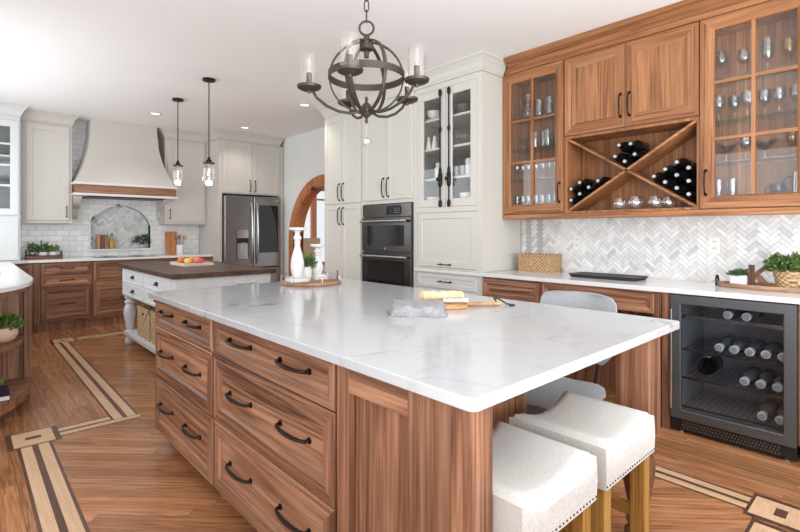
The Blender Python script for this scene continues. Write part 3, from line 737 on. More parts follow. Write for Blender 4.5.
L_ = math.hypot(ry1 - ry0, rz1 - rz0); dn = ((rz1 - rz0) / L_, (ry1 - ry0) / L_); th = .009
box4 = [(ry0, rz0), (ry1, rz0), (ry1, rz1), (ry0, rz1)]
for s in (1, -1):
    a, b = ((ry0, rz0), (ry1, rz1)) if s == 1 else ((ry1, rz0), (ry0, rz1))
    nx, nz = (-dn[0], dn[1]) if s == 1 else (dn[0], dn[1])
    q = [(a[0] + nx * th, a[1] + nz * th), (a[0] - nx * th, a[1] - nz * th), (b[0] - nx * th, b[1] - nz * th), (b[0] + nx * th, b[1] + nz * th)]
    q = clip(q, box4)
    MB(FX(UX + .002)).prism([(y, z, 0) for y, z in q], (0, 0, -.255 if s == 1 else -.254)).build('diagonal_divider', [W('bar', 'Y', 'X', .3)], t)
t = thing('walnut_cornice', 'wide walnut crown moulding running along the top of the bar cabinets', 'moulding', (3.8, 1.5, 2.71))
mb = MB(); mb.box(UX - .02, .408, 2.714, 3.98, 2.517, 2.74)
mb.box(UX - .004, 2.519, 2.712, 3.98, 2.599, 2.836)
rings = []
for y in (.405, 2.519): rings.append([mb.v((UX - .024 - p, y, z)) for p, z in ((0, 2.712), (.006, 2.716), (.006, 2.742), (.018, 2.752), (.03, 2.775), (.09, 2.815), (.098, 2.822), (.098, 2.838), (-.2, 2.838), (-.2, 2.712))])
mb.rings(rings); mb.build('crown', [UH], t)
MB().box(UX - .026, .405, 1.392, 3.985, 2.598, 1.43 - .002).box(UX - .024, .405, 1.388, UX - .005, 2.598, 1.394).build('light_rail', [UH], t, bevel=.003)

# ------------------------------------------------------------------ bar wall: cream hutch, oven tower, pantry
HX = 3.37
def cream_front(M, a0, a1, b0, b1, parent, name='door', d0=0, mat=None, fw=.058):
    return MB(M).front(a0, a1, b0, b1, d0, .02, fw, .005, .008, 0, 0, 0, 0).build(name, [mat or m_cream], parent)
t = thing('hutch', 'cream glass door hutch standing on the bar counter beside the walnut cabinets', 'cabinet', (3.69, 3.02, .915))
y0, y1 = 2.602, 3.436
mb = MB(); mb.box(HX + .026, y0, .917, 3.98, y0 + .02, 2.70); mb.box(HX + .026, y1 - .02, .917, 3.98, y1, 2.70); mb.box(3.96, y0 + .02, .917, 3.98, y1 - .02, 2.70)
mb.box(HX + .04, y0 + .02, .917, 3.96, y1 - .02, 1.50); mb.box(HX + .04, y0 + .02, 2.62, 3.96, y1 - .02, 2.70)
mb.box(HX, y0, .917, HX + .026, 2.655, 2.70); mb.box(HX, 3.405, .917, HX + .026, y1, 2.70); mb.box(HX, 2.655, 1.463, HX + .026, 3.405, 1.512); mb.box(HX, 2.655, 2.645, HX + .026, 3.405, 2.70); mb.box(HX, 2.655, .917, HX + .026, 3.405, .93)
mb.build('carcass', [m_cream], t)
MB().box(3.945, y0 + .021, 1.501, 3.959, y1 - .021, 2.619).box(HX + .05, y1 - .0255, 1.501, 3.944, y1 - .0205, 2.619).box(HX + .05, y0 + .0205, 1.501, 3.944, y0 + .0255, 2.619).build('shade_lining', [plain('taupe_painted_shade', srgb(150, 147, 135), .6)], t)  # taupe panels added inside the hutch, interior shade put into their colour
cream_front(FX(HX + .02), 2.658, 3.402, .934, 1.46, t, 'flap_door', 0)
bar_pull(CH[t][-1], FX(HX), 3.03, .965, .14)
for a0, a1, hy in ((2.658, 3.027, 2.975), (3.033, 3.402, 3.085)):
    d = MB(FX(HX + .02)).frame(a0, a1, 1.515, 2.642, 0, .02, .074, 0, 0, .006).build('glass_door', [m_cream], t)
    MB(FX(HX + .02)).box(a0 + .07, 1.585, .006, a1 - .07, 2.572, .009).build('glass_pane', [m_pane], d)
    mb = MB(FX(HX)); P = lambda z, q=.014: (hy, z, q)
    mb.tube([P(1.53), P(2.62)], .007, 8)
    for z in (1.545, 2.60): mb.tube([P(z - .035), P(z - .02), P(z), P(z + .02), P(z + .035)], [.008, .016, .018, .016, .008], 10)
    for z in (2.25, 1.86): mb.tube([P(z - .03), P(z - .015), P(z), P(z + .015), P(z + .03)], [.007, .013, .016, .013, .007], 10)
    mb.tube([P(1.70), P(1.72), P(1.77), P(1.83), P(1.85)], [.008, .02, .022, .02, .008], 10)
    mb.ball((hy, 1.775, .045), .019, 12); mb.tube([P(1.775), P(1.775, .04)], .008, 8)
    mb.build('cremone_bolt', [m_black], d, smooth=True)
for z in (1.80, 2.095, 2.385): MB().box(HX + .045, y0 + .02, z - .02, 3.96, y1 - .02, z).build('shelf', [m_cream], t)
t = thing('oven_tower', 'cream cabinet tower with two tall doors above the black double oven', 'cabinet', (3.69, 3.86, 0))
y0, y1 = 3.437, 4.2935
mb = MB(); mb.box(HX, y0, .42, 3.98, y0 + .025, 1.58); mb.box(HX, y1 - .02, .42, 3.98, y1, 1.58); mb.box(HX, y0, 1.58, 3.98, y1, 2.70); mb.box(HX, y0, .10, 3.98, y1, .42); mb.box(3.9, y0 + .025, .42, 3.98, y1 - .02, 1.58); mb.box(HX + .07, y0, 0, 3.98, y1, .10)
mb.build('carcass', [m_cream], t)
for a0, a1, h in ((3.468, 3.862, 3.825), (3.868, 4.265, 3.905)):
    d = cream_front(FX(HX), a0, a1, 1.62, 2.665, t); bow_pull(d, FX(HX), h, 1.75, .20, True, m_black, .0055, d0=.018)
d = cream_front(FX(HX), 3.468, 4.265, .13, .40, t, 'drawer'); bow_pull(d, FX(HX), 3.87, .33, .2, False, m_black, .0055, d0=.012)
t = thing('pantry_cabinet', 'cream pantry cabinet with four doors left of the ovens', 'cabinet', (3.69, 4.68, 0))
y0, y1 = 4.2938, 5.065
MB().box(HX, y0, .10, 3.98, y1, 2.70).box(HX + .07, y0, 0, 3.98, y1, .10).build('carcass', [m_cream], t)
for a0, a1, h in ((4.315, 4.676, 4.64), (4.682, 5.045, 4.72)):
    for b0, b1, hz in ((1.612, 2.665, 1.75), (.12, 1.60, 1.46)):
        d = cream_front(FX(HX), a0, a1, b0, b1, t); bow_pull(d, FX(HX), h, hz, .20, True, m_black, .0055, d0=.018)
t = thing('cream_cornice', 'cream crown moulding along the tops of the hutch, oven tower and pantry', 'moulding', (3.69, 3.8, 2.70))
mb = MB(); crown(mb, [((4.0 - .001, 5.065), (0, 1)), ((HX, 5.065), (-1, 1)), ((HX, 2.602), (-1, -1)), ((UX - .02, 2.602), (0, -1))], 2.702, 2.838, .08)
mb.build('crown', [m_cream], t)

def double_oven():
    t = thing('double_oven', 'black stainless double wall oven set in the cream tower', 'oven', (3.6, 3.865, .43))
    y0, y1 = 3.470, 4.266; M = FX(HX - .004)
    MB().box(HX + .002, y0, .43, 3.88, y1, 1.572).build('housing', [m_dsteel], t)
    mb = MB(M); mb.box(y0, 1.435, 0, y1, 1.572, .02); p = mb.build('control_panel', [m_osteel], t, bevel=.003)
    MB(M).box(y0 + .15, 1.455, .02, y0 + .38, 1.552, .022).build('display', [m_blackgl], p)
    mb = MB(M)
    for i in range(4):
        for j in range(3): mb.box(y0 + .17 + i * .025, 1.475 + j * .022, .022, y0 + .178 + i * .025, 1.48 + j * .022, .0235)
    mb.build('display_digits', [m_label], p)
    for b0, b1 in ((1.06, 1.428), (.45, 1.052)):
        hi = b1 - .04
        d = MB(M).box(y0, b0, 0, y1, b1, .03).build('oven_door', [m_osteel], t, bevel=.004)
        MB(M).box(y0 + .10, b0 + .07, .03, y1 - .10, hi - .045, .033).build('window', [m_blackgl], d)
        mb = MB(M); mb.tube([(y0 + .03, hi, .075), (y1 - .03, hi, .075)], .013, 12)
        for yy in (y0 + .06, y1 - .06): mb.tube([(yy, hi, .028), (yy, hi, .075)], .010, 8)
        mb.build('handle', [m_steel2], d, smooth=True)
        if b0 > 1: MB(M).tube([((y0 + y1) / 2, b0 + .035, .03), ((y0 + y1) / 2, b0 + .035, .0325)], .012, 14).build('badge', [m_steel2], d)
double_oven()

# ------------------------------------------------------------------ back wall: fridge, cabinets, hood
def fridge():
    t = thing('refrigerator', 'black stainless french door refrigerator with dispenser and dark glass panel', 'fridge', (3.43, 7.6, 0))
    x0, x1, M = 2.955, 3.905, FY(7.235); xm = 3.43
    MB().box(x0 + .01, 7.25, .02, x1 - .01, 8.0, 1.82).build('body', [m_dsteel], t, bevel=.004)
    L = MB(M).box(x0, .70, 0, xm - .003, 1.835, .055).build('door', [m_steel], t, bevel=.012)
    Rr = MB(M).box(xm + .003, .70, 0, x1, 1.835, .055).build('door', [m_steel], t, bevel=.012)
    MB(M).box(xm + .085, .93, .05, x1 - .05, 1.70, .0565).build('dark_glass', [m_blackgl], Rr)
    MB(M).box(x1 - .13, 1.765, .055, x1 - .05, 1.785, .0565).build('badge', [m_steel2], Rr)
    dsp = MB(M).box(3.14, .83, .05, 3.34, 1.31, .058).build('dispenser', [m_blackpl], L, bevel=.003)
    dsp2 = dsp
    mb = MB(M); mb.box(3.145, 1.17, .058, 3.335, 1.305, .064); mb.box(3.15, .84, .058, 3.33, .86, .075, 1); mb.box(3.155, .862, .0582, 3.325, 1.09, .0595, 0); mb.box(3.225, .90, .0595, 3.275, 1.10, .07, 1)
    mb.build('dispenser_panel', [m_steel2, m_steel2], L)
    for x, par in ((xm - .045, L), (xm + .045, Rr)):
        mb = MB(M); pts = [(x, .76 + i * .97 / 10, .06 + .055 * math.sin(PI * i / 10) ** .5) for i in range(11)]
        mb.tube(pts, .015, 10); mb.build('handle', [m_steel2], par, smooth=True)
    f = MB(M).box(x0, .06, 0, x1, .69, .055).build('freezer_drawer', [m_steel], t, bevel=.012)
    mb = MB(M); mb.tube([(x0 + .08, .60, .05), (x0 + .08, .60, .10), (x1 - .08, .60, .10), (x1 - .08, .60, .05)], .015, 10); mb.build('handle', [m_steel2], f, smooth=True)
    MB(M).box(x0 + .02, 0, -.05, x1 - .02, .055, .03).build('toe_grille', [m_blackpl], t)
fridge()
t = thing('fridge_surround', 'greige painted surround with two doors above the refrigerator', 'cabinet', (3.45, 7.66, 0))
mb = MB(); mb.box(2.89, 7.25, 0, 2.945, 8.06, 2.70); mb.box(3.915, 7.25, 0, 3.99, 8.06, 2.70); mb.box(2.945, 7.25, 1.865, 3.915, 8.06, 2.70)
mb.build('carcass', [m_greige], t, bevel=.002)
for a0, a1, h in ((2.955, 3.428, 3.388), (3.432, 3.905, 3.472)):
    d = MB(FY(7.25)).front(a0, a1, 1.88, 2.67, 0, .02, .062, .005, .008, 0, 0, 0, 0).build('door', [m_greige], t); bow_pull(d, FY(7.25), h, 2.0, .17, True, m_black, .0055, d0=.018)
def upper(x0, x1, y, z0, label, hx, corner_l=False, corner_r=False):
    t = thing('wall_cabinet', label, 'cabinet', ((x0 + x1) / 2, 7.9, z0))
    MB().box(x0, y, z0, x1, 8.065, 2.70).box(x0, y - .012, z0 - .022, x1, 8.06, z0).build('carcass', [m_greige], t, bevel=.001)
    d = MB(FY(y)).front(x0 + .03, x1 - .03, z0 + .012, 2.672, 0, .02, .065, .005, .008, 0, 0, 0, 0).build('door', [m_greige], t)
    bar_pull(d, FY(y), hx, z0 + .13, .15, True, d0=.018)
    return t
MB().box(.5315, 7.765, 1.388, .5695, 8.06, 2.70).build('filler_strip', [m_greige])['kind'] = 'structure'
ul = upper(.57, 1.092, 7.75, 1.41, 'greige wall cabinet with one door left of the range hood', 1.03)
ur = upper(2.272, 2.886, 7.75, 1.41, 'greige wall cabinet with one door right of the range hood', 2.335)
t = thing('greige_cornice', 'greige crown moulding over the wall cabinet left of the hood', 'moulding', (.83, 7.9, 2.70))
mb = MB(); crown(mb, [((.532, 7.75), (0, -1)), ((1.092, 7.75), (1, -1)), ((1.092, 8.06), (1, 0))], 2.702, 2.838, .075); mb.build('crown', [m_greige], t)
t = thing('greige_cornice', 'greige crown moulding stepping from the right wall cabinet round the fridge surround', 'moulding', (3.4, 7.6, 2.70))
mb = MB(); crown(mb, [((2.272, 8.06), (-1, 0)), ((2.272, 7.75), (-1, -1)), ((2.89, 7.75), (-1, -1)), ((2.89, 7.25), (-1, -1)), ((3.92, 7.25), (1, -1)), ((3.92, 7.3), (1, 0))], 2.702, 2.838, .075); mb.build('crown', [m_greige], t)
# tall glass hutch in the left corner
t = thing('corner_hutch', 'pale grey corner hutch with glass door standing on the left counter', 'cabinet', (.14, 7.8, .915))
y = 7.56
mb = MB(); mb.box(-.245, y + .03, 1.475, -.225, 8.045, 2.65); mb.box(.508, y, 1.475, .53, 8.045, 2.65); mb.box(-.245, 8.045, 1.475, .53, 8.065, 2.65); mb.box(-.245, y, 2.65, .53, 8.065, 2.70); mb.box(-.245, y, .917, .53, 8.065, 1.475); mb.box(-.245, y, 1.475, .0, y + .03, 2.65)
mb.build('carcass', [m_white], t)
MB().box(-.22, 8.034, 1.48, .505, 8.044, 2.645).build('shade_lining', [plain('grey_painted_shade', srgb(150, 152, 150), .6)], t)  # added grey back panel, its colour stands in for shade behind the glass
MB(FY(y)).front(.0, .512, .925, 1.452, 0, .02, .06, .005, .008, 0, 0, 0, 0).build('door', [m_white], t)
d = MB(FY(y)).frame(.0, .512, 1.478, 2.645, 0, .02, .08, 0, 0, .006).build('glass_door', [m_white], t)
mb = MB(FY(y))
for z in (1.83, 2.08, 2.34): mb.box(.07, z, .004, .44, z + .022, .016)
mb.build('muntins', [m_white], d)
MB(FY(y)).box(.07, 1.55, .0, .44, 2.57, .003).build('glass_pane', [m_pane], d)
MB().box(-.22, y + .03, 1.84, .505, 8.04, 1.858).build('shelf', [m_white], t); MB().box(-.22, y + .03, 2.20, .505, 8.04, 2.218).build('shelf', [m_white], t)
mb = MB(); crown(mb, [((-.245, y), (0, -1)), ((.53, y), (1, -1)), ((.53, 8.06), (1, 0))], 2.702, 2.838, .08); mb.build('crown', [m_white], t)

# hood
def hood():
    t = thing('range_hood', 'greige flared range hood with walnut band over the cooktop', 'range hood', (1.73, 7.8, 1.76))
    mb = MB(); rings = []; n = 14
    for i in range(n + 1):
        k = i / n; z = 1.935 + (ZC - .002 - 1.935) * k; q = (1 - k) ** 2.3
        xa, xb, yf = 1.305 - .205 * q, 2.155 + .195 * q, 7.74 - .23 * q
        rings.append([mb.v((xa, 8.06, z)), mb.v((xa, yf, z)), mb.v((xb, yf, z)), mb.v((xb, 8.06, z))])
    mb.rings(rings); mb.build('chimney', [m_greige], t, smooth=True)
    MB().box(1.075, 7.485, 1.905, 2.378, 8.06, 1.937).build('upper_moulding', [m_chalk], t, bevel=.006)
    MB().box(1.10, 7.505, 1.79, 2.352, 8.06, 1.905).build('walnut_band', [W('walnut', 'X', 'Z', .2)], t)
    MB().box(1.075, 7.485, 1.758, 2.378, 8.06, 1.79).build('lower_moulding', [m_chalk], t, bevel=.006)
    MB().box(1.25, 7.56, 1.745, 2.20, 8.0, 1.759).build('filter', [m_black], t)
    for x in (1.10, 2.235):
        mb = MB(); pts = [(x, 8.065, 1.757), (x, 7.70, 1.757), (x, 7.70, 1.725)] + [(x, 7.72 + .10 * (1 - math.cos(PI * k / 8)) * .5 + .02 * k, 1.72 - .13 * math.sin(PI * k / 16)) for k in range(9)] + [(x, 7.985, 1.55), (x, 7.99, 1.50), (x, 8.02, 1.465), (x, 8.065, 1.455)]
        mb.prism(pts, (.10, 0, 0)); mb.build('corbel', [m_greige], t, bevel=.003)
hood()

# back base cabinets
YB = 7.49
hb, vb = W('walnut', 'X', 'Z', .14), W('walnut', 'Z', 'X', .09)
def back_base(x0, x1, rows, label, pil=None):
    t = thing('base_cabinet', label, 'cabinet', ((x0 + x1) / 2, 7.78, 0))
    MB().box(x0, YB, .10, x1, 8.06, .883).box(x0, YB + .025, 0, x1, 8.06, .10).build('carcass', [vb], t)
    f0 = x0
    if pil: MB().box(x0, YB - .02, .10, x0 + pil, YB, .88).build('pilaster', [vb], t, bevel=.002); f0 = x0 + pil
    for b0, b1 in rows:
        d = MB(FY(YB)).front(f0 + .012, x1 - .008, b0, b1, 0, .022, .055 if b1 - b0 > .2 else .036, .018, .010, .0, 0, 1, 0).build('drawer', [hb, vb], t)
        bar_pull(d, FY(YB), (f0 + x1) / 2, (b0 + b1) / 2, .16, d0=.012)
    return t
back_base(.655, 1.283, ((.735, .868), (.575, .725), (.13, .562)), 'walnut drawer base with two shallow drawers and one deep drawer in the far left corner', .065)
back_base(1.286, 2.10, ((.61, .868), (.13, .60)), 'walnut drawer base with two deep drawers below the cooktop')
back_base(2.104, 2.885, ((.61, .868), (.13, .60)), 'walnut drawer base right of the cooktop, next to the refrigerator')
t = thing('corner_cabinet', 'walnut corner base cabinet behind the white peninsula counter', 'cabinet', (.53, 7.78, 0))
MB().box(.42, YB, .10, .653, 8.06, .883).box(.42, YB + .03, 0, .653, 8.06, .10).build('carcass', [vb], t)
MB(FY(YB)).front(.47, .645, .13, .868, 0, .022, .045, .016, .01, 0, 0, 1, 1).build('door', [hb, vb], t)
# L-shaped counter with rounded peninsula end
cp = [(-.245, 8.06), (-.245, 3.74)] + [(-.245 + .645 * math.sin(R(a)), 4.68 - .92 * math.cos(R(a))) for a in range(8, 87, 6)] + [(.402, 4.655), (.412, 4.70), (.425, 7.30), (.60, 7.455), (2.885, 7.455), (2.885, 8.06)]
mb = MB(); mb.prism([(x, y_, .884) for x, y_ in cp], (0, 0, .031))
tag(mb.build('quartz_corner_top', m_qplain, bevel=.003), 'white quartz corner counter with rounded end in the left foreground', 'countertop')
def peninsula():
    t = thing('peninsula_cabinet', 'walnut peninsula cabinet with rounded open shelves under the left counter end', 'cabinet', (.1, 5.8, 0))
    MB().box(-.24, 4.66, .10, .395, 7.485, .883).box(-.24, 4.70, 0, .33, 7.485, .10).build('carcass', [W('walnut', 'Z', 'Y', .09)], t)
    MB().box(-.24, 4.635, .0, .385, 4.662, .883).build('end_panel', [vb], t)
    MB().box(.345, 4.60, .15, .39, 4.645, .883).build('pilaster', [vb], t, bevel=.003)
    def qr(s, z0, z1, name):
        pts = [(-.24, 4.64)] + [(-.24 + .60 * s * math.sin(R(a)), 4.64 - .84 * s * math.cos(R(a))) for a in range(0, 91, 6)]
        MB().prism([(x, y_, z0) for x, y_ in pts], (0, 0, z1 - z0)).build(name, [W('walnut', 'X', 'Y', .3)], t, smooth=True, bevel=.003)
    qr(1.0, .845, .883, 'top_rail'); qr(.97, .465, .49, 'shelf'); qr(1.04, .09, .165, 'bottom_shelf'); qr(.9, 0, .09, 'toe_kick')
peninsula()

# ------------------------------------------------------------------ white work table with butcher block top
def prep_table():
    t = thing('work_table', 'white painted work table with dark wood top and turned legs', 'kitchen island', (1.78, 5.2, 0))
    x0, x1, y0, y1 = 1.335, 2.215, 4.275, 6.10
    MB().box(1.295, 4.225, .876, 2.255, 6.15, .918).build('wood_top', [W('butcher', 'Y', 'X', .05)], t, bevel=.004)
    MB().box(x0, y0, .565, x1, y1, .876).build('case', [m_white], t, bevel=.002)
    n = 2; w_ = (y1 - y0 - .16) / n
    for i in range(n):
        for b0, b1 in ((.715, .862), (.575, .705)):
            a0 = y0 + .09 + i * w_; d = MB(FX(x0)).front(a0 + .012, a0 + w_ - .012, b0, b1, 0, .012, .022, .005, .006, 0, 0, 0, 0).build('drawer', [m_white], t)
            cup_pull(d, FX(x0), a0 + w_ / 2, (b0 + b1) / 2 - .01, .007)
    for a0, a1 in ((1.345, 1.478), (1.485, 1.84), (1.847, 2.205)): MB(FY(y0)).box(a0, .58, 0, a1, .868, .008).build('end_panel', [m_white], t, bevel=.002)
    bar_pull(t, FY(y0), 1.96, .80, .16, False, m_chalk, .008, 'towel_bar', .006)
    MB().box(x0 + .01, y0 + .01, .115, x1 - .01, y1 - .01, .155).build('lower_shelf', [m_white], t, bevel=.003)
    pr = [(.03, 0), (.045, .015), (.05, .04), (.045, .07), (.03, .085), (.028, .10), (.05, .11), (.05, .16), (.03, .17), (.035, .19), (.038, .21), (.045, .26), (.058, .32), (.062, .37), (.055, .42), (.04, .45), (.035, .46), (.05, .47), (.053, .485), (.04, .50), (.036, .51), (.05, .53), (.054, .565)]
    for x in (x0 + .06, x1 - .06):
        for y_ in (y0 + .06, y1 - .06): MB().lathe(pr, (x, y_, 0), 20).build('leg', [m_white], t, smooth=True)
    return t
prep_table()
def rect_basket(x0, x1, y0, y1, z0, z1, mat, name, label, cat, hole=True, lid=False):
    t = thing(name, label, cat, ((x0 + x1) / 2, (y0 + y1) / 2, z0))
    mb = MB(); w2 = .012
    mb.box(x0, y0, z0, x1, y1, z0 + .012); mb.box(x0, y0, z0, x0 + w2, y1, z1); mb.box(x1 - w2, y0, z0, x1, y1, z1); mb.box(x0, y0, z0, x1, y0 + w2, z1); mb.box(x0, y1 - w2, z0, x1, y1, z1)
    mb.build('body', [mat], t, bevel=.004)
    mb = MB(); r = .008
    mb.tube([(x0, y0, z1), (x1, y0, z1), (x1, y1, z1), (x0, y1, z1)], .009, 8, 0, True); mb.build('rim', [mat], t, smooth=True)
    if hole: MB(FX(x0)).tube([((y0 + y1) / 2 - .03, z1 - .06, .001), ((y0 + y1) / 2 + .03, z1 - .06, .001)], .012, 8, flat=.3).build('grip_hole', [m_soil], t)
    return t
rect_basket(1.40, 1.72, 5.30, 5.72, .155, .47, m_wick2, 'wicker_basket', 'tan wicker basket under the white work table, next to the turned leg', 'basket')
rect_basket(1.40, 1.72, 4.80, 5.22, .155, .47, m_wick2, 'wicker_basket', 'tan wicker basket under the white work table, half hidden by the island', 'basket')
# ---- more objects below
#@@BEGIN
# ------------------------------------------------------------------ hanging lamps
def chandelier():
    cx, cy = 1.513, 1.897
    t = thing('chandelier', 'weathered iron globe chandelier with five candle arms and glass shades above the island', 'chandelier', (cx, cy, 1.8))
    zc, r = 2.065, .187
    mb = MB()
    mb.lathe([(.001, .10), (.012, .10), (.014, .13), (.034, .14), (.036, .175), (.02, .185), (.016, .205), (.001, .21)], (cx, cy, zc), 20)
    mb.build('top_hub', [m_iron], t, smooth=True)
    mb = MB(); mb.tube([(cx + .036 * math.cos(a) * .74, cy - .036 * math.cos(a) * .68, 2.315 + .036 * math.sin(a)) for a in [2 * PI * i / 20 for i in range(20)]], .006, 8, closed=True); mb.build('loop', [m_iron], t, smooth=True)
    for i in range(9):
        z = 2.375 + i * .054; k = i % 2; mb = MB()
        pts = []
        for j in range(16):
            a = 2 * PI * j / 16; h = .011 * math.cos(a); v = .026 * math.sin(a) + (.006 if math.sin(a) > 0 else -.006)
            pts.append((cx + (h * .74 if k else h * .68), cy + (-h * .68 if k else h * .74), z + v))
        mb.tube(pts, .0035, 6, closed=True); mb.build('chain_link', [m_iron], t, smooth=True)
    MB().lathe([(.001, 2.80), (.02, 2.80), (.05, 2.815), (.06, 2.8385), (.001, 2.8385)], (cx, cy, 0), 20).build('canopy', [m_iron], t, smooth=True)
    for k in range(3):
        a = R(20 + 60 * k); mb = MB(); n = 40; rings = []
        for i in range(n):
            q = 2 * PI * i / n; rr = r
            rings.append([mb.v((cx + math.cos(a) * (rr + e) * math.cos(q) - math.sin(a) * f, cy + math.sin(a) * (rr + e) * math.cos(q) + math.cos(a) * f, zc + (rr + e) * math.sin(q) * .97)) for e, f in ((.004, .008), (-.004, .008), (-.004, -.008), (.004, -.008))])
        mb.rings(rings, 0, False, True); mb.build('hoop', [m_iron], t)
    mb = MB(); n = 48; ro = r + .004
    rings = [[mb.v((cx + (ro + e) * math.cos(2 * PI * i / n), cy + (ro + e) * math.sin(2 * PI * i / n), zc + .005 + f)) for e, f in ((.003, .017), (-.003, .017), (-.003, -.017), (.003, -.017))] for i in range(n)]
    mb.rings(rings, 0, False, True); mb.build('band', [m_iron], t, smooth=False)
    zb = zc - r * .97
    MB().lathe([(.001, -.055), (.006, -.05), (.009, -.04), (.005, -.03), (.012, -.02), (.035, .0), (.04, .012), (.026, .022), (.022, .04), (.012, .05), (.007, .056), (.01, .068), (.006, .08), (.001, .085)], (cx, cy, zb), 18).build('bottom_hub', [m_iron], t, smooth=True)
    g = MB().ball((cx, cy, zb - .145), .026, 9).tube([(cx, cy, zb - .055), (cx, cy, zb - .12)], .0012, 5).build('crystal_ball', [glass('crystal', rim=.6, base=.2)], t)
    for k in range(5):
        a = R(-42.6 + 43 + 72 * k); ca, sa = math.cos(a), math.sin(a); P = lambda q, z: (cx + q * ca, cy + q * sa, z)
        mb = MB(); pts = [P(.02, zb + .012), P(.08, zb - .004), P(.14, zb + .004), P(.20, zb + .03), P(.25, zb + .07), P(.272, zb + .105), P(.287, 1.98)]
        mb.tube(pts, .0075, 8); arm = mb.build('arm', [m_iron], t, smooth=True)
        MB().lathe([(.001, 1.975), (.008, 1.975), (.012, 1.985), (.04, 1.99), (.058, 2.0), (.061, 2.012), (.05, 2.014), (.001, 2.008)], P(.287, 0)[:2] + (0,), 24).build('drip_plate', [m_iron], arm, smooth=True)
        MB().lathe([(.001, 2.01), (.014, 2.01), (.014, 2.075), (.001, 2.077)], P(.287, 0)[:2] + (0,), 14).build('candle_sleeve', [m_iron], arm, smooth=True)
        MB().lathe([(.007, 2.077), (.012, 2.095), (.014, 2.11), (.010, 2.132), (.003, 2.158), (.0005, 2.166)], P(.287, 0)[:2] + (0,), 12).build('bulb', [m_bulb], arm, smooth=True)
        MB().lathe([(.042, 2.013), (.044, 2.04), (.044, 2.165), (.0425, 2.165), (.0425, 2.013)], P(.287, 0)[:2] + (0,), 22, caps=False).build('glass_shade', [m_glass], arm, smooth=True)
m_bulb = glass('clear_bulb_glass', (1, .97, .92, 1), .5, .10)
chandelier()
m_fil = emit('glowing_filament', (1, .82, .55, 1), 3)
m_jar = glass('seeded_jar_glass', (.95, .95, .95, 1), rim=.6, base=.05)
for i, (px, py, zb, lab) in enumerate(((1.872, 5.907, 1.83, 'clear glass jar pendant lamp on a black stem, farther one over the work table'), (1.86, 4.914, 1.755, 'clear glass jar pendant lamp on a black stem, nearer one over the work table'))):
    t = thing('pendant_lamp', lab, 'pendant lamp', (px, py, zb), 'jar pendants over the work table')
    zt = zb + .225
    MB().lathe([(.001, ZC - .001), (.062, ZC - .001), (.062, ZC - .022), (.02, ZC - .03), (.001, ZC - .03)], (px, py, 0), 22).build('canopy', [m_black], t, smooth=True)
    MB().tube([(px, py, zt + .04), (px, py, ZC - .025)], .0055, 8).build('stem', [m_black], t, smooth=True)
    MB().lathe([(.001, zt + .06), (.012, zt + .06), (.016, zt + .035), (.026, zt + .03), (.028, zt + .012), (.058, zt + .002), (.058, zt - .006), (.001, zt - .006)], (px, py, 0), 20).build('cap', [m_black], t, smooth=True)
    MB().lathe([(.045, zt - .006), (.056, zt - .03), (.061, zt - .05), (.061, zb + .01), (.056, zb), (.052, zb), (.057, zb + .012), (.058, zt - .05), (.053, zt - .03), (.042, zt - .006)], (px, py, 0), 24, caps=False).build('glass_jar', [m_jar], t, smooth=True)
    b = MB().lathe([(.012, zt - .01), (.013, zt - .04), (.026, zt - .08), (.028, zt - .10), (.02, zt - .125), (.002, zt - .135)], (px, py, 0), 14).build('bulb', [m_bulb], t, smooth=True)
    MB().tube([(px - .008, py, zt - .06), (px - .005, py, zt - .11), (px + .005, py, zt - .11), (px + .008, py, zt - .06)], .0022, 6).build('filament', [m_fil], b)
def lamp(name, loc, p, r, col=(1, .9, .76)):
    l = bpy.data.lights.new(name, 'POINT'); l.energy = p; l.shadow_soft_size = r; l.color = col
    o = bpy.data.objects.new(name, l); C.objects.link(o); o.location = loc
for p_ in ((1.872, 5.907, 1.88), (1.86, 4.914, 1.80)): lamp('pendant_glow', p_, 3, .04)
m_can = emit('recessed_lamp_glow', (1, .97, .92, 1), 1.3)
for x, y_, lab in ((1.88, 6.84, 'round recessed ceiling light in front of the range hood'), (3.13, 6.85, 'round recessed ceiling light in front of the refrigerator surround'), (3.11, 5.12, 'round recessed ceiling light beside the cream pantry cabinet')):
    t = thing('recessed_light', lab, 'ceiling light', (x, y_, ZC))
    MB().lathe([(.075, ZC - .0005), (.078, ZC - .004), (.06, ZC - .006), (.056, ZC - .0005)], (x, y_, 0), 26, caps=False).build('trim_ring', [m_white], t, smooth=True)
    sp = bpy.data.lights.new('can_beam', 'SPOT'); sp.energy = 25; sp.spot_size = R(120); sp.spot_blend = .8; sp.shadow_soft_size = .06; sp.color = (1, .93, .84); so = bpy.data.objects.new('can_beam', sp); C.objects.link(so); so.location = (x, y_, ZC - .01)
    MB().lathe([(.001, ZC - .002), (.057, ZC - .002), (.057, ZC - .001), (.001, ZC - .001)], (x, y_, 0), 22).build('lens', [m_can], t)

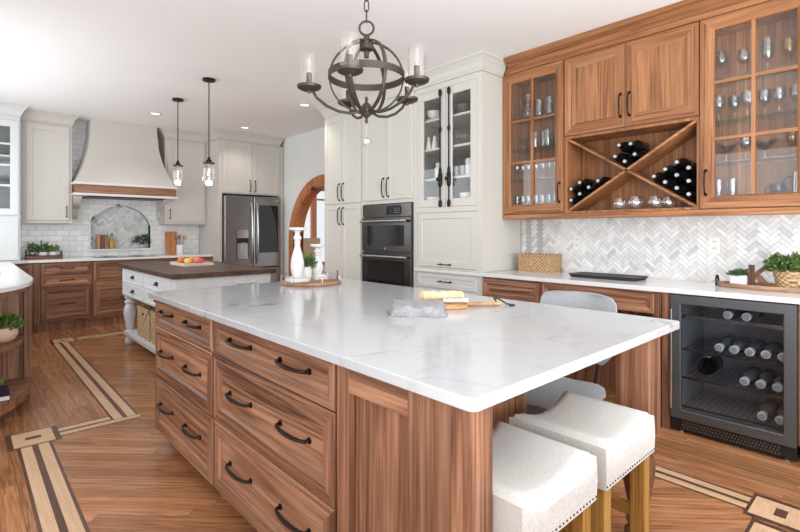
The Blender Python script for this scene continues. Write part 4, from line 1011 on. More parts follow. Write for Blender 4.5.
# ------------------------------------------------------------------ plants
def foliage(c, r, n, size, mats, parent, name='foliage', hz=1.0, up=.4, low=.0, narrow=.42):
    mb = MB(); rnd = random.Random(hash((round(c[0], 3), round(c[1], 3), n)) & 0xffff)
    for i in range(n):
        a = rnd.random() * 2 * PI; u = rnd.uniform(low, 1); q = math.sqrt(max(0, 1 - u * u * .8)); k = rnd.uniform(.35, 1) ** .6
        p = Vector((c[0] + r * q * k * math.cos(a), c[1] + r * q * k * math.sin(a), c[2] + r * hz * u * k))
        d = Vector((math.cos(a) * q + rnd.uniform(-.4, .4), math.sin(a) * q + rnd.uniform(-.4, .4), up + u + rnd.uniform(-.5, .4))).normalized()
        s = d.cross(Vector((rnd.uniform(-1, 1), rnd.uniform(-1, 1), rnd.uniform(-1, 1)))).normalized(); nn = d.cross(s)
        L = size * rnd.uniform(.7, 1.25); w_ = L * narrow
        a0 = mb.v(p); a1 = mb.v(p + d * L * .5 + s * w_ * .5 + nn * L * .06); a2 = mb.v(p + d * L - nn * L * .1); a3 = mb.v(p + d * L * .5 - s * w_ * .5 + nn * L * .06); am = mb.v(p + d * L * .5 - nn * L * .02)
        mi = rnd.randrange(len(mats))
        for tri in ((a0, a1, am), (a1, a2, am), (a2, a3, am), (a3, a0, am)): mb.f(tri, mi)
        base = Vector((c[0] + (p.x - c[0]) * .2, c[1] + (p.y - c[1]) * .2, c[2] - .01))
        if i % 4 == 0: mb.tube([base, (base + p) / 2 + Vector((0, 0, .01)), p], .0012, 4, mi)
    return mb.build(name, mats, parent)
def pot_plant(name, label, c, pot, r, n, size, matp, mats, hz=1.0, up=.4, seg=24, narrow=.42, square=None, cat='plant', low=0):
    t = thing(name, label, cat, c)
    h = max(z for _, z in pot)
    if square: MB().box(c[0] - square[0], c[1] - square[1], c[2], c[0] + square[0], c[1] + square[1], c[2] + h).build('planter', [matp], t, bevel=.006, seg=3)
    else: MB().lathe([(.001, 0)] + pot + [(pot[-1][0] - .006, h), (pot[-1][0] - .009, h - .015), (.001, h - .015)], c, seg).build('pot', [matp], t, smooth=True)
    foliage((c[0], c[1], c[2] + h - .01), r, n, size, mats, t, hz=hz, up=up, narrow=narrow, low=low)
    return t

# ------------------------------------------------------------------ candlestick tray on the island
t = thing('round_tray', 'round wooden tray with wire gallery rail under the white candlesticks', 'tray', (1.80, 2.885, .915))
TC = (1.80, 2.885)
MB().lathe([(.001, .9155), (.205, .9155), (.212, .922), (.212, .932), (.206, .936), (.001, .936)], (TC[0], TC[1], 0), 44).build('base', [W('rustic', 'X', 'Y', .07)], t, smooth=True)
MB().tube([(TC[0] + .204 * math.cos(2 * PI * i / 40), TC[1] + .204 * math.sin(2 * PI * i / 40), .975) for i in range(40)], .002, 6, closed=True).build('rail', [m_steel2], t, smooth=True)
mb = MB()
for i in range(6):
    a = 2 * PI * i / 6 + .35; mb.tube([(TC[0] + .204 * math.cos(a), TC[1] + .204 * math.sin(a), .93), (TC[0] + .204 * math.cos(a), TC[1] + .204 * math.sin(a), .977)], .002, 6)
mb.build('rail_posts', [m_steel2], t)['kind'] = 'stuff'
a = R(-10); MB().tube([(TC[0] + .204 * math.cos(a), TC[1] + .204 * math.sin(a), .93), (TC[0] + .206 * math.cos(a), TC[1] + .206 * math.sin(a), 1.0)], .004, 6).build('handle', [m_black], t)
def candlestick(label, x, y_, h, k):
    t = thing('candlestick', label, 'candlestick', (x, y_, .9365)); z0 = .9365
    w_ = .055 * k; MB().box(x - w_, y_ - w_, z0, x + w_, y_ + w_, z0 + .022).box(x - w_ * .8, y_ - w_ * .8, z0 + .022, x + w_ * .8, y_ + w_ * .8, z0 + .034).build('base', [m_chalk], t, bevel=.004)
    s = (h - .034) / .33
    pr = [(.030, 0), (.036, .02), (.041, .05), (.043, .08), (.038, .12), (.028, .16), (.019, .195), (.017, .215), (.021, .222), (.017, .23), (.021, .245), (.027, .255), (.023, .268), (.015, .282), (.017, .295), (.026, .305)]
    MB().lathe([(r_ * k, z * s) for r_, z in pr], (x, y_, z0 + .034), 22).build('turned_stem', [m_chalk], t, smooth=True)
    zt = z0 + .034 + .305 * s
    MB().lathe([(.026 * k, 0), (.05 * k, .006), (.053 * k, .014), (.053 * k, .022), (.046 * k, .022), (.04 * k, .014), (.001, .012)], (x, y_, zt), 24).build('cup', [m_chalk], t, smooth=True)
candlestick('tall white turned candlestick on the round tray', 1.695, 2.885, .375, 1.08)
candlestick('short white turned candlestick on the round tray', 1.895, 2.945, .245, .98)
pot_plant('potted_plant', 'small green plant in white pot between the two candlesticks', (1.80, 2.95, .9365), [(.036, 0), (.042, .02), (.044, .07), (.045, .095)], .062, 260, .032, m_white_gl, [m_leaf, m_leaf3, m_leaf2], hz=1.4)

# ------------------------------------------------------------------ board, bread, knife and towel on the island
A_ = R(-39); TB = lambda x, y_, z: Matrix.Translation((1.70, 1.59, .9155)) @ Matrix.Rotation(A_, 4, 'Z') @ Matrix.Translation((x, y_, z))
t = thing('cutting_board', 'wooden paddle cutting board with leather loop on the island', 'cutting board', (1.70, 1.59, .9155))
mb = MB(TB(0, 0, 0)); P = [(x, y_) for x, y_ in slab_pts(-.16, -.10, .15, .10, .06)]
mb.prism([(x, y_, 0) for x, y_ in P], (0, 0, .02)); mb.build('paddle', [W('board', 'X', 'Y', .06)], t, bevel=.004, smooth=True)
mb = MB(TB(0, 0, 0)); mb.tube([(.14, 0, .0115), (.18, 0, .0115), (.30, 0, .0115), (.32, 0, .0115)], [.022, .020, .019, .014], 12, flat=.5); mb.build('handle', [W('board', 'X', 'Y', .06)], t, smooth=True)
mb = MB(TB(0, 0, 0)); mb.tube([(.30, .0, .02), (.295, .03, .035), (.32, .05, .03), (.36, .03, .006), (.39, .0, .004), (.36, -.02, .004)], .004, 6); mb.build('leather_loop', [m_soil], t, smooth=True)
t = thing('bread_loaf', 'long golden baguette lying along the back of the cutting board', 'bread', (1.70, 1.59, .936))
m_bread = plain('bread_crust', srgb(234, 212, 168), .7, bump=.5, bscale=60, var=.25); m_crumb = plain('bread_crumb', srgb(244, 226, 186), .8, var=.1)
mb = MB(TB(.035, .035, .021)); n = 16
mb.tube([(-.11 + .22 * i / n, .006 * math.sin(i * .6), .026) for i in range(n + 1)], [.012] + [.026 + .003 * math.sin(i * 1.7) for i in range(1, n)] + [.012], 14, flat=.95); mb.build('crust', [m_bread], t, smooth=True)
mb = MB(TB(.035, .035, .021))
for i in range(5): mb.tube([(-.09 + i * .04, -.016, .043), (-.075 + i * .04, .0, .0475), (-.06 + i * .04, .016, .043)], .005, 6, flat=.5)
mb.build('scores', [m_crumb], t)['kind'] = 'stuff'
t = thing('bread_knife', 'bread knife with white riveted handle on the cutting board', 'knife', (1.70, 1.59, .936))
mb = MB(TB(.015, -.035, .021)); mb.prism([(-.17, -.012, .012), (-.15, .012, .012), (.02, .013, .012), (.02, -.012, .012)], (0, 0, .002)); mb.build('blade', [m_steel], t)
mb = MB(TB(.015, -.035, .021)); mb.tube([(.015, 0, .013), (.05, .001, .013), (.10, .0, .013), (.135, -.005, .013)], [.015, .015, .014, .017], 12, flat=.65); h_ = mb.build('handle', [m_chalk], t, smooth=True)
mb = MB(TB(.015, -.035, .021))
for x in (.035, .075, .115): mb.ball((x, 0, .021), .0035, 8)
mb.build('rivets', [m_black], h_)
def towel():
    mb = MB(Matrix.Translation((1.49, 1.505, .9155)) @ Matrix.Rotation(R(-44), 4, 'Z')); nx, ny = 26, 18; rnd = random.Random(3)
    for lay in range(3):
        def pt(i, j, z0):
            u, v = i / nx, j / ny; x = (u - .5) * (.25 - lay * .012); y_ = (v - .5) * .15 + lay * .006
            e = min(v, 1 - v, u, 1 - u)
            wv = .007 * math.sin(x * 70 + lay * 2 + v * 9) * (1 - v) + .003 * math.sin(x * 190 + 1.3 * lay + v * 14)
            return (x + .006 * math.sin(v * 8 + lay), y_ + .005 * math.sin(u * 14 + lay), max(.0005, z0 + wv * (1 if z0 > .004 else 0) - max(0, .06 - e) * .1 * (lay + 1) * (1 - v)) + v * .014)
        T = [[mb.v(pt(i, j, .012 + .012 * lay)) for j in range(ny + 1)] for i in range(nx + 1)]
        B = [[mb.v(pt(i, j, .002 + .012 * lay)) for j in range(ny + 1)] for i in range(nx + 1)]
        for i in range(nx):
            for j in range(ny): mb.f([T[i][j], T[i + 1][j], T[i + 1][j + 1], T[i][j + 1]]); mb.f([B[i][j], B[i][j + 1], B[i + 1][j + 1], B[i + 1][j]])
            mb.f([T[i][0], B[i][0], B[i + 1][0], T[i + 1][0]]); mb.f([T[i][ny], T[i + 1][ny], B[i + 1][ny], B[i][ny]])
        for j in range(ny):
            mb.f([T[0][j], T[0][j + 1], B[0][j + 1], B[0][j]]); mb.f([T[nx][j], B[nx][j], B[nx][j + 1], T[nx][j + 1]])
    tag(mb.build('folded_towel', [m_towel], smooth=True), 'rumpled grey folded towel at the front of the cutting board', 'towel')
towel()

# ------------------------------------------------------------------ fruit tray on the work table
FTx, FTy, FTz = 1.82, 5.30, .9185
t = thing('fruit_tray', 'pale wooden tray holding fruit on the dark work table top', 'tray', (FTx, FTy, FTz))
mb = MB(); mb.box(FTx - .15, FTy - .23, FTz, FTx + .15, FTy + .23, FTz + .012)
for b in ((-.15, -.23, -.14, .23), (.14, -.23, .15, .23), (-.14, -.23, .14, -.22), (-.14, .22, .14, .23)): mb.box(FTx + b[0], FTy + b[1], FTz + .012, FTx + b[2], FTy + b[3], FTz + .03)
mb.build('base', [plain('pale_wood', srgb(226, 204, 188), .5, var=.12, bscale=20)], t, bevel=.002)
FR = [('orange', srgb(228, 138, 60), -.04, .15, 'orange fruit at the far left end of the fruit tray'), ('orange', srgb(224, 130, 56), -.085, .06, 'orange fruit on the left long side of the fruit tray'),
      ('orange', srgb(232, 146, 70), .03, .07, 'orange fruit in the middle of the fruit tray, behind the yellow apple'), ('apple', srgb(232, 196, 96), -.06, -.05, 'yellow apple at the near left of the fruit tray'),
      ('apple', srgb(226, 150, 100), .05, -.02, 'blushed peach apple at the centre right of the fruit tray'), ('apple', srgb(214, 84, 84), .04, -.12, 'red apple at the near right of the fruit tray'), ('apple', srgb(206, 92, 96), .09, .10, 'red apple at the far right of the fruit tray')]
for i, (k, col, dx, dy, lab) in enumerate(FR):
    x, y_, r = FTx + dx, FTy + dy * 1.25, .036; z = FTz + .0125
    t = thing(k, lab, 'fruit', (x, y_, z), 'fruit on the tray')
    pr = [(r * math.sin(PI * q / 14), r - r * .94 * math.cos(PI * q / 14)) for q in range(15)]
    if k == 'apple': pr = [(r * math.sin(PI * q / 14) * (1 + .06 * math.sin(PI * q / 14)), r * .95 - r * .92 * math.cos(PI * q / 14) * (1 - .18 * (q in (0, 14)))) for q in range(15)]
    MB().lathe(pr, (x, y_, z), 18).build('flesh', [plain('skin_%d' % i, col, .4, bump=.1, bscale=300, var=.15)], t, smooth=True)
    MB().tube([(x, y_, z + r * 1.75), (x + .003, y_, z + r * 2.1)], .002, 5).build('stem', [m_soil], t)

# ------------------------------------------------------------------ back counter
t = thing('cooktop', 'thin black glass cooktop set in the back counter below the niche', 'cooktop', (1.72, 7.78, .9152))
MB().box(1.35, 7.55, .9152, 2.10, 8.02, .922).build('glass_top', [m_blackgl], t, bevel=.002)
mb = MB()
for x, y_, r in ((1.52, 7.66, .09), (1.90, 7.66, .075), (1.52, 7.90, .075), (1.90, 7.90, .09)): mb.tube([(x + r * math.cos(2 * PI * i / 28), y_ + r * math.sin(2 * PI * i / 28), .9222) for i in range(28)], .0012, 4, closed=True)
mb.build('burner_rings', [m_iron], t)
for i, (x, h, th_, k, lab) in enumerate(((1.465, .215, .030, 'board', 'light wooden board standing in the niche, leftmost of three'), (1.515, .205, .024, 'dark', 'dark wooden board standing in the niche, middle of three'), (1.565, .21, .028, 'rustic', 'mid brown wooden board standing in the niche, next to the oil bottle'))):
    tag(MB().box(x - th_ * .8, 8.10, NZ0 + .0005, x + th_ * .8, 8.16, NZ0 + h).build('serving_board', [W(k, 'Z', 'X', .2)], bevel=.003), lab, 'board', 'boards standing in the niche')
t = thing('oil_bottle', 'glass bottle of golden olive oil in the arched niche', 'bottle', (1.64, 8.115, NZ0))
MB().lathe([(.001, .001), (.034, .001), (.036, .01), (.036, .12), (.014, .15), (.012, .19), (.013, .195), (.001, .195)], (1.64, 8.115, NZ0), 18).build('body', [plain('olive_oil', srgb(196, 160, 48), .1, spec=.6)], t, smooth=True)
MB().lathe([(.012, .196), (.012, .215), (.004, .225), (.004, .245), (.001, .246)], (1.64, 8.115, NZ0), 12).build('pourer', [m_black], t, smooth=True)
pot_plant('eucalyptus_sprig', 'grey green sprig in a small clear vase at the right end of the niche', (2.04, 8.11, NZ0 + .0005), [(.022, 0), (.026, .02), (.022, .06), (.024, .075)], .115, 130, .042, m_glass, [m_leaf3, m_leaf], hz=1.2, narrow=.75)
t = thing('cutting_board', 'upright brown cutting board leaning on the white tile right of the niche', 'cutting board', (2.43, 8.03, .9155))
mb = MB(Matrix.Translation((2.44, 8.0, .9155)) @ Matrix.Rotation(R(-5), 4, 'X')); mb.box(-.085, -.012, .0, .085, .012, .36); mb.build('plank', [W('orange', 'Z', 'X', .06)], t, bevel=.006)
t = thing('utensil_crock', 'white crock of wooden spoons on the back counter', 'utensil holder', (2.53, 7.88, .9155))
MB().lathe([(.001, 0), (.05, 0), (.052, .005), (.052, .15), (.047, .15), (.046, .01), (.001, .01)], (2.53, 7.88, .9155), 22).build('crock', [m_white_gl], t, smooth=True)
for i, (dx, dy, hh) in enumerate(((-.07, .01, .28), (-.03, -.03, .30), (.02, .03, .32), (.06, -.01, .30), (.10, .02, .29))):
    mb = MB(); e = Vector((2.53 + dx, 7.88 + dy, .9155 + hh)); b0 = Vector((2.53 - dx * .2, 7.88 - dy * .2, .93)); d = (e - b0).normalized()
    mb.tube([b0, e - d * .07, e - d * .05, e - d * .02, e], [.006, .006, .018, .022, .008], 8, flat=.5)
    tag(mb.build('wooden_spoon', [W('dark' if i < 2 else 'board', 'Z', 'X', .3)], smooth=True), ['dark wooden spoon leaning left in the white crock, outermost', 'dark wooden spoon in the white crock, second from the left', 'pale wooden spoon standing upright in the white crock', 'pale wooden spoon leaning slightly right in the white crock', 'pale wooden spoon leaning farthest right in the white crock'][i], 'spoon', 'spoons in the crock')
t = thing('plant_tray', 'dark wooden tray with black handles carrying small plants by the corner hutch', 'tray', (.80, 7.80, .9155))
mb = MB(); mb.box(.60, 7.70, .9155, .985, 7.90, .93); 
for b in ((.60, 7.70, .612, 7.90), (.973, 7.70, .985, 7.90), (.612, 7.70, .973, 7.71), (.612, 7.89, .973, 7.90)): mb.box(b[0], b[1], .93, b[2], b[3], .965)
mb.build('base', [W('dark', 'X', 'Y', .1)], t, bevel=.002)
for x in (.606, .979): MB().tube([(x, 7.75, .965), (x, 7.76, 1.01), (x, 7.80, 1.02), (x, 7.84, 1.01), (x, 7.85, .965)], .006, 6).build('handle', [m_black], t, smooth=True)
for x, pt_, r, lab in ((.675, m_steel2, .06, 'dark green herb in grey metal pot at the left of the plant tray'), (.785, m_white_gl, .058, 'tall green herb in grey white pot in the middle of the plant tray'), (.895, m_white_gl, .058, 'bright green plant in white bowl at the right of the plant tray')):
    pot_plant('potted_herb', lab, (x, 7.80, .9305), [(.036, 0), (.046, .03), (.05, .075)], r, 95, .045, pt_, [m_leaf, m_leaf3] if x < .8 else [m_leaf2, m_leaf], hz=1.9 if x < .7 else (2.3 if x < .85 else 1.5), up=1.0)

# ------------------------------------------------------------------ bar counter
rect_basket(3.79, 3.97, 2.17, 2.50, .9155, 1.065, m_wick, 'wicker_box', 'brown woven rectangular basket against the hutch side on the bar counter', 'basket', hole=False)
t = thing('griddle_tray', 'flat black tray lying on the bar counter above the desk drawer', 'tray', (3.72, 1.64, .9155))
mb = MB(Matrix.Translation((3.715, 1.645, .9155))); P = slab_pts(-.115, -.25, .115, .25, .03); Q = slab_pts(-.125, -.27, .125, .27, .04)
mb.rings([[mb.v((x, y_, 0)) for x, y_ in P], [mb.v((x, y_, .022)) for x, y_ in Q], [mb.v((x, y_, .026)) for x, y_ in Q], [mb.v((x * .96, y_ * .97, .026)) for x, y_ in Q], [mb.v((x * .92, y_ * .95, .02)) for x, y_ in P]]); mb.build('tray', [plain('matt_black', srgb(38, 38, 40), .5)], t, smooth=True)
t = thing('oval_tray', 'long oval wooden tray with black handle on the bar counter', 'tray', (3.74, .58, .9155))
mb = MB(); E_ = lambda k, z: [mb.v((3.745 + .125 * k * math.cos(2 * PI * i / 40), .59 + .325 * k * math.sin(2 * PI * i / 40), z)) for i in range(40)]
mb.rings([E_(.97, .9155), E_(1, .922), E_(1, .945), E_(.95, .945), E_(.94, .932)]); mb.build('base', [W('rustic', 'Y', 'X', .05)], t, smooth=True)
MB().tube([(3.745 - .03, .912, .9165), (3.745 - .03, .914, .965), (3.745 - .015, .914, .985), (3.745 + .01, .914, .985), (3.745 + .025, .914, .965), (3.745 + .025, .912, .93)], .006, 8).build('handle', [m_black], t, smooth=True)
pot_plant('succulent_planter', 'small white rectangular planter of succulents on the oval tray', (3.745, .79, .9325), [(.04, 0), (.04, .065)], .05, 130, .03, m_white_gl, [m_leaf, m_leaf3], hz=.6, square=(.03, .048), narrow=.5)
t = thing('letter_block', 'dark wooden letter K standing on the oval tray', 'letter', (3.75, .685, .9325))
kx = FX(3.735)
def kb(q): return MB(kx).prism([(y_, .9325 + z, 0) for y_, z in q], (0, 0, .028))
# mirrored along the wall so the letter reads correctly from the room
kb([(.735, 0), (.735, .135), (.705, .135), (.705, 0)]).build('upright', [W('dark', 'Z', 'Y', .3)], t, bevel=.001)
kb([(.7045, .055), (.7045, .085), (.652, .135), (.617, .135), (.680, .073)]).build('upper_arm', [W('dark', 'Y', 'Z', .3)], t, bevel=.001)
kb([(.690, .078), (.670, .066), (.617, 0), (.652, 0), (.7045, .053)]).build('lower_leg', [W('dark', 'Y', 'Z', .31)], t, bevel=.001)
pot_plant('basket_plant', 'leafy green plant in a tapered wicker pot on the oval tray', (3.75, .548, .9325), [(.05, 0), (.06, .05), (.072, .11)], .108, 650, .03, m_wick, [m_leaf, m_leaf2, m_leaf3], hz=.95, narrow=.62)
for y_, lab in ((2.03, 'almond wall outlet in the herringbone tile above the desk'), (.99, 'almond wall outlet in the herringbone tile above the oval tray')):
    t = thing('wall_outlet', lab, 'outlet', (3.99, y_, 1.125)); M = FX(3.992)
    MB(M).box(y_ - .036, 1.125, 0, y_ + .036, 1.24, .006).build('plate', [m_outlet], t, bevel=.002)
    for z in (1.158, 1.208):
        p = MB(M).box(y_ - .017, z - .016, .006, y_ + .017, z + .016, .008).build('socket', [m_outlet], t, bevel=.001)
        MB(M).box(y_ - .009, z - .006, .008, y_ - .006, z + .006, .0086).box(y_ + .006, z - .006, .008, y_ + .009, z + .006, .0086).build('slots', [m_black], p)

# ------------------------------------------------------------------ glassware
PROF = {
    'wine_glass': [(.001, .001), (.034, .002), (.034, .005), (.006, .008), (.004, .02), (.004, .085), (.012, .092), (.032, .108), (.043, .135), (.043, .16), (.034, .20), (.032, .20), (.041, .158), (.041, .136), (.03, .112), (.001, .096)],
    'goblet': [(.001, .001), (.032, .002), (.032, .005), (.007, .009), (.005, .02), (.009, .03), (.005, .04), (.006, .065), (.02, .075), (.036, .10), (.041, .14), (.038, .175), (.036, .175), (.039, .14), (.034, .103), (.001, .08)],
    'cordial_glass': [(.001, .001), (.024, .002), (.024, .005), (.005, .008), (.004, .05), (.012, .056), (.026, .085), (.028, .13), (.026, .13), (.024, .088), (.001, .062)],
    'tumbler': [(.001, .001), (.03, .001), (.032, .006), (.040, .15), (.038, .15), (.030, .012), (.001, .010)],
    'short_tumbler': [(.001, .001), (.026, .001), (.028, .006), (.030, .11), (.028, .11), (.026, .012), (.001, .010)],
    'coupe': [(.001, .001), (.036, .002), (.036, .005), (.008, .01), (.006, .045), (.02, .052), (.055, .085), (.068, .115), (.066, .115), (.052, .088), (.001, .056)],
    'stemless_glass': [(.001, .001), (.03, .001), (.044, .012), (.053, .04), (.05, .07), (.042, .092), (.040, .092), (.048, .07), (.051, .04), (.042, .014), (.001, .006)],
    'flute': [(.001, .001), (.032, .002), (.032, .005), (.006, .008), (.004, .06), (.01, .068), (.03, .10), (.034, .15), (.03, .205), (.028, .205), (.032, .15), (.028, .102), (.001, .072)],
}
_gp = {}
m_gw = glass('crystal_glassware', (.96, .97, .975, 1), .9, .10, .03)
m_amber = glass('amber_glassware', (.95, .80, .50, 1), .6, .12, .03, (1, .85, .6, 1))
def ware(kind, x, y_, z, label, group, s=1.0, mat=None, cat='glass'):
    key = (kind, mat)
    if key not in _gp:
        o = MB().lathe(PROF[kind], (0, 0, 0), 18).build(kind, [mat or m_gw], None, smooth=True, origin=(0, 0, 0)); _gp[key] = o
    else: o = _gp[key].copy(); C.objects.link(o); CH[o] = []
    o.location = (x, y_, z); o.scale = (s, s, s)
    tag(o, label, cat, group); return o
ORD = ['leftmost', 'second from the left', 'third from the left', 'fourth from the left', 'fifth from the left', 'sixth from the left', 'seventh from the left', 'rightmost']
LS = (1.4975, 1.7505, 2.0305, 2.3105); nmS = ('bottom', 'third', 'second', 'top')
t = thing('glass_pitcher', 'clear cut glass pitcher on the top shelf of the left glass cabinet', 'pitcher', (3.83, 2.42, LS[3]))
MB().lathe([(.001, .002), (.055, .002), (.062, .02), (.066, .06), (.058, .10), (.034, .135), (.030, .17), (.038, .22), (.036, .22), (.028, .17), (.032, .135), (.056, .098), (.063, .06), (.001, .012)], (3.83, 2.42, LS[3]), 22).build('body', [m_gw], t, smooth=True)
MB().tube([(3.83, 2.452, LS[3] + .19), (3.83, 2.495, LS[3] + .20), (3.83, 2.513, LS[3] + .16), (3.83, 2.502, LS[3] + .11), (3.83, 2.475, LS[3] + .08)], .008, 8).build('handle', [m_gw], t, smooth=True)
for i, y_ in enumerate((2.315, 2.21)): ware('tumbler', 3.84, y_, LS[3], 'tall tumbler on the top shelf of the left glass cabinet, %s' % ('beside the pitcher' if i == 0 else 'nearest the door handle side'), 'tumblers in the left cabinet', 1.05)
ware('coupe', 3.83, 2.46, LS[2], 'wide footed glass bowl on the second shelf of the left glass cabinet', 'glassware in the left cabinet', 1.0, None, 'bowl')
for i, y_ in enumerate((2.335, 2.27, 2.205, 2.14)): ware('tumbler', 3.80 + .05 * (i % 2), y_, LS[2], 'tumbler, second shelf of left glass cabinet, %s of four' % ORD[i if i < 3 else 7], 'tumblers in the left cabinet', .98)
for i, y_ in enumerate((2.535, 2.475, 2.415, 2.335, 2.265, 2.20, 2.135)): ware('cordial_glass', 3.82, y_, LS[1], 'stemmed glass, third shelf of left glass cabinet, %s of seven' % ORD[i if i < 6 else 7], 'stemmed glasses in the left cabinet', 1.05)
for i, y_ in enumerate((2.535, 2.475, 2.415, 2.335, 2.27, 2.205, 2.14)): ware('short_tumbler', 3.82, y_, LS[0], 'short glass, bottom of left glass cabinet, %s of seven' % ORD[i if i < 6 else 7], 'short glasses in the left cabinet', 1.0)
for i, (k, y_, s, m) in enumerate((('wine_glass', .915, 1.02, None), ('wine_glass', .785, .92, None), ('flute', .657, 1.08, None), ('goblet', .545, 1.05, m_amber))): ware(k, 3.84, y_, LS[3], ['large balloon wine glass on the top shelf of the right glass cabinet, leftmost', 'balloon wine glass on the top shelf of the right glass cabinet, second from left', 'tall crystal flute on the top shelf of the right glass cabinet', 'amber tinted goblet on the top shelf of the right glass cabinet'][i], 'stemware in the right cabinet', s, m)
for i, (y_, s) in enumerate(((.925, 1.0), (.842, .95), (.76, 1.0), (.677, 1.0), (.595, .92), (.515, .98))): ware('goblet', 3.82 + .04 * (i % 2), y_, LS[2], 'crystal goblet, second shelf of right glass cabinet, %s of six' % ORD[i if i < 5 else 7], 'stemware in the right cabinet', s)
for i, (y_, s) in enumerate(((.885, .98), (.775, .98), (.672, 1.02))): ware('coupe' if i != 1 else 'wine_glass', 3.84, y_, LS[1], ['shallow stemmed dessert glass on the third shelf of the right glass cabinet, leftmost', 'wine glass on the third shelf of the right glass cabinet', 'shallow stemmed dessert glass on the third shelf of the right glass cabinet, rightmost'][i], 'stemware in the right cabinet', 1.1 if i != 1 else .85)
ware('goblet', 3.84, .528, LS[1], 'amber tinted goblet on the third shelf of the right glass cabinet', 'stemware in the right cabinet', .95, m_amber)
for i, y_ in enumerate((.93, .848)): ware('tumbler', 3.83, y_, LS[0], 'tumbler on the bottom of the right glass cabinet, %s' % ('at the left edge' if i == 0 else 'beside the leftmost one'), 'tumblers in the right cabinet', .9)
t = thing('dark_mug', 'dark brown mug at the bottom right of the right glass cabinet', 'mug', (3.80, .60, LS[0]))
MB().lathe([(.001, .001), (.036, .001), (.04, .006), (.04, .085), (.036, .085), (.035, .01), (.001, .009)], (3.80, .60, LS[0]), 18).build('body', [plain('dark_glaze', srgb(56, 38, 34), .25)], t, smooth=True)
MB().tube([(3.80, .642, LS[0] + .07), (3.80, .664, LS[0] + .06), (3.80, .664, LS[0] + .03), (3.80, .642, LS[0] + .02)], .006, 8).build('handle', [plain('dark_glaze_handle', srgb(56, 38, 34), .25)], t, smooth=True)
t = thing('glass_mug', 'clear glass mug with loop handle at the bottom right corner of the right glass cabinet', 'mug', (3.80, .515, LS[0]))
MB().lathe([(.001, .001), (.034, .001), (.036, .15), (.034, .15), (.032, .012), (.001, .01)], (3.80, .50, LS[0]), 18).build('body', [m_gw], t, smooth=True)
MB().tube([(3.80, .536, LS[0] + .13), (3.80, .57, LS[0] + .11), (3.80, .57, LS[0] + .06), (3.80, .536, LS[0] + .03)], .006, 8).build('handle', [m_black], t, smooth=True)
for i, (y_, s) in enumerate(((1.573, .98), (1.452, 1.06), (1.313, 1.0), (1.222, .88))): ware('stemless_glass', 3.765, y_, 1.4475, 'stemless wine glass below the bottle rack, %s of four' % ORD[i if i < 3 else 7], 'stemless glasses under the rack', s)

# ------------------------------------------------------------------ bottles lying with their necks to the room
BOT = [(.001, 0), (.040, .001), (.042, .006), (.042, .165), (.037, .185), (.017, .215), (.0145, .225), (.0145, .27), (.016, .272), (.016, .28)]
def make_bottle(mat, capm, ln=1.0, big=False):
    t = thing('wine_bottle', 'bottle', 'bottle'); MX = Matrix(((0, 0, -1, 0), (1, 0, 0, 0), (0, 1, 0, 0), (0, 0, 0, 1)))
    MB(MX).lathe([((max(r, .022) if z > .2 else r) * .9 if big else r, z * ln) for r, z in BOT], (0, 0, 0), 18).build('body', [mat], t, smooth=True)
    MB(MX).lathe([(.001, .2836), (.018 if big else .0125, .2836), (.018 if big else .0125, .2846), (.001, .2846)], (0, 0, 0), 14).build('cap_disc', [m_cap], t)
    MB(MX).lathe([(r * (1.34 if big else 1), z) for r, z in ((.0153, .235), (.0165, .236), (.0165, .268), (.018, .271), (.018, .281), (.014, .2835), (.001, .2835))], (0, 0, 0), 16).build('capsule', [capm], t, smooth=True)
    return t
proto = None
def put(px, y_, z, label, group, pr):
    global proto
    if proto is None: proto = pr; o = pr; o.location = (px, y_, z)
    else: o = copy_tree(pr, (px, y_, z))
    o['label'] = label; o['group'] = group; return o
bt = make_bottle(m_bottle, m_bottle); first = [True]
def bottle(px, y_, z, label, group):
    if first[0]: first[0] = False; bt.location = (px, y_, z); bt['label'] = label; bt['group'] = group; return bt
    return copy_tree(bt, (px, y_, z), None, label, group)
rb = .0428
def wedge(corner, d1, inn, d2, counts):
    """stack round bottles in the wedge between direction d1 (resting side) and d2; returns centres"""
    ang = math.acos(max(-1, min(1, d1[0] * d2[0] + d1[1] * d2[1]))); x0 = rb / math.tan(ang / 2); out = []
    for k, n in enumerate(counts):
        for i in range(n):
            s = x0 + 2 * rb * i + k * rb; h = rb + k * rb * math.sqrt(3)
            out.append((corner[0] + d1[0] * s + inn[0] * h, corner[1] + d1[1] * s + inn[1] * h))
    return out
cl, sl = (ry1 - ry0) / L_, (rz1 - rz0) / L_
e = th + .001
# lattice of bottles lying on the sloping divider (i) and stacked up the cabinet side (j)
st = 2 * rb * 1.03; lift = (rb + th + .001) / cl
for sgn, y_w, cells, names, sec_ in ((-1, ry1, ((0, 0), (1, 0), (2, 0), (3, 0), (0, 1), (1, 1)), ['at the bottom corner', 'second up the slope', 'third up the slope', 'highest up the slope', 'upper layer against the side', 'upper layer away from the side'], 'left'),
                                    (1, ry0, ((0, 0), (1, 0), (2, 0), (3, 0), (0, 1), (1, 1), (2, 1), (0, 2), (1, 2)), ['lowest layer at the corner', 'lowest layer second up', 'lowest layer third up', 'lowest layer farthest up', 'middle layer at the side', 'middle layer centre', 'middle layer outermost', 'top layer at the side', 'top layer outer one'], 'right')):
    for (i, j), nm_ in zip(cells, names):
        dy = rb + .001 + i * st * cl
        bottle(3.957, y_w + sgn * dy, rz0 + dy * sl / cl + lift + j * st * 1.03, 'dark wine bottle in the %s section of the rack, %s' % (sec_, nm_), 'bottles in the rack')
vy, vz = rc; V0 = (vy, vz + e / cl)
ux = []
base = (vy, V0[1] + rb / cl)
for k in (-1, 0, 1): ux.append((base[0] + k * 2 * rb * cl, base[1] + abs(k) * 2 * rb * sl))
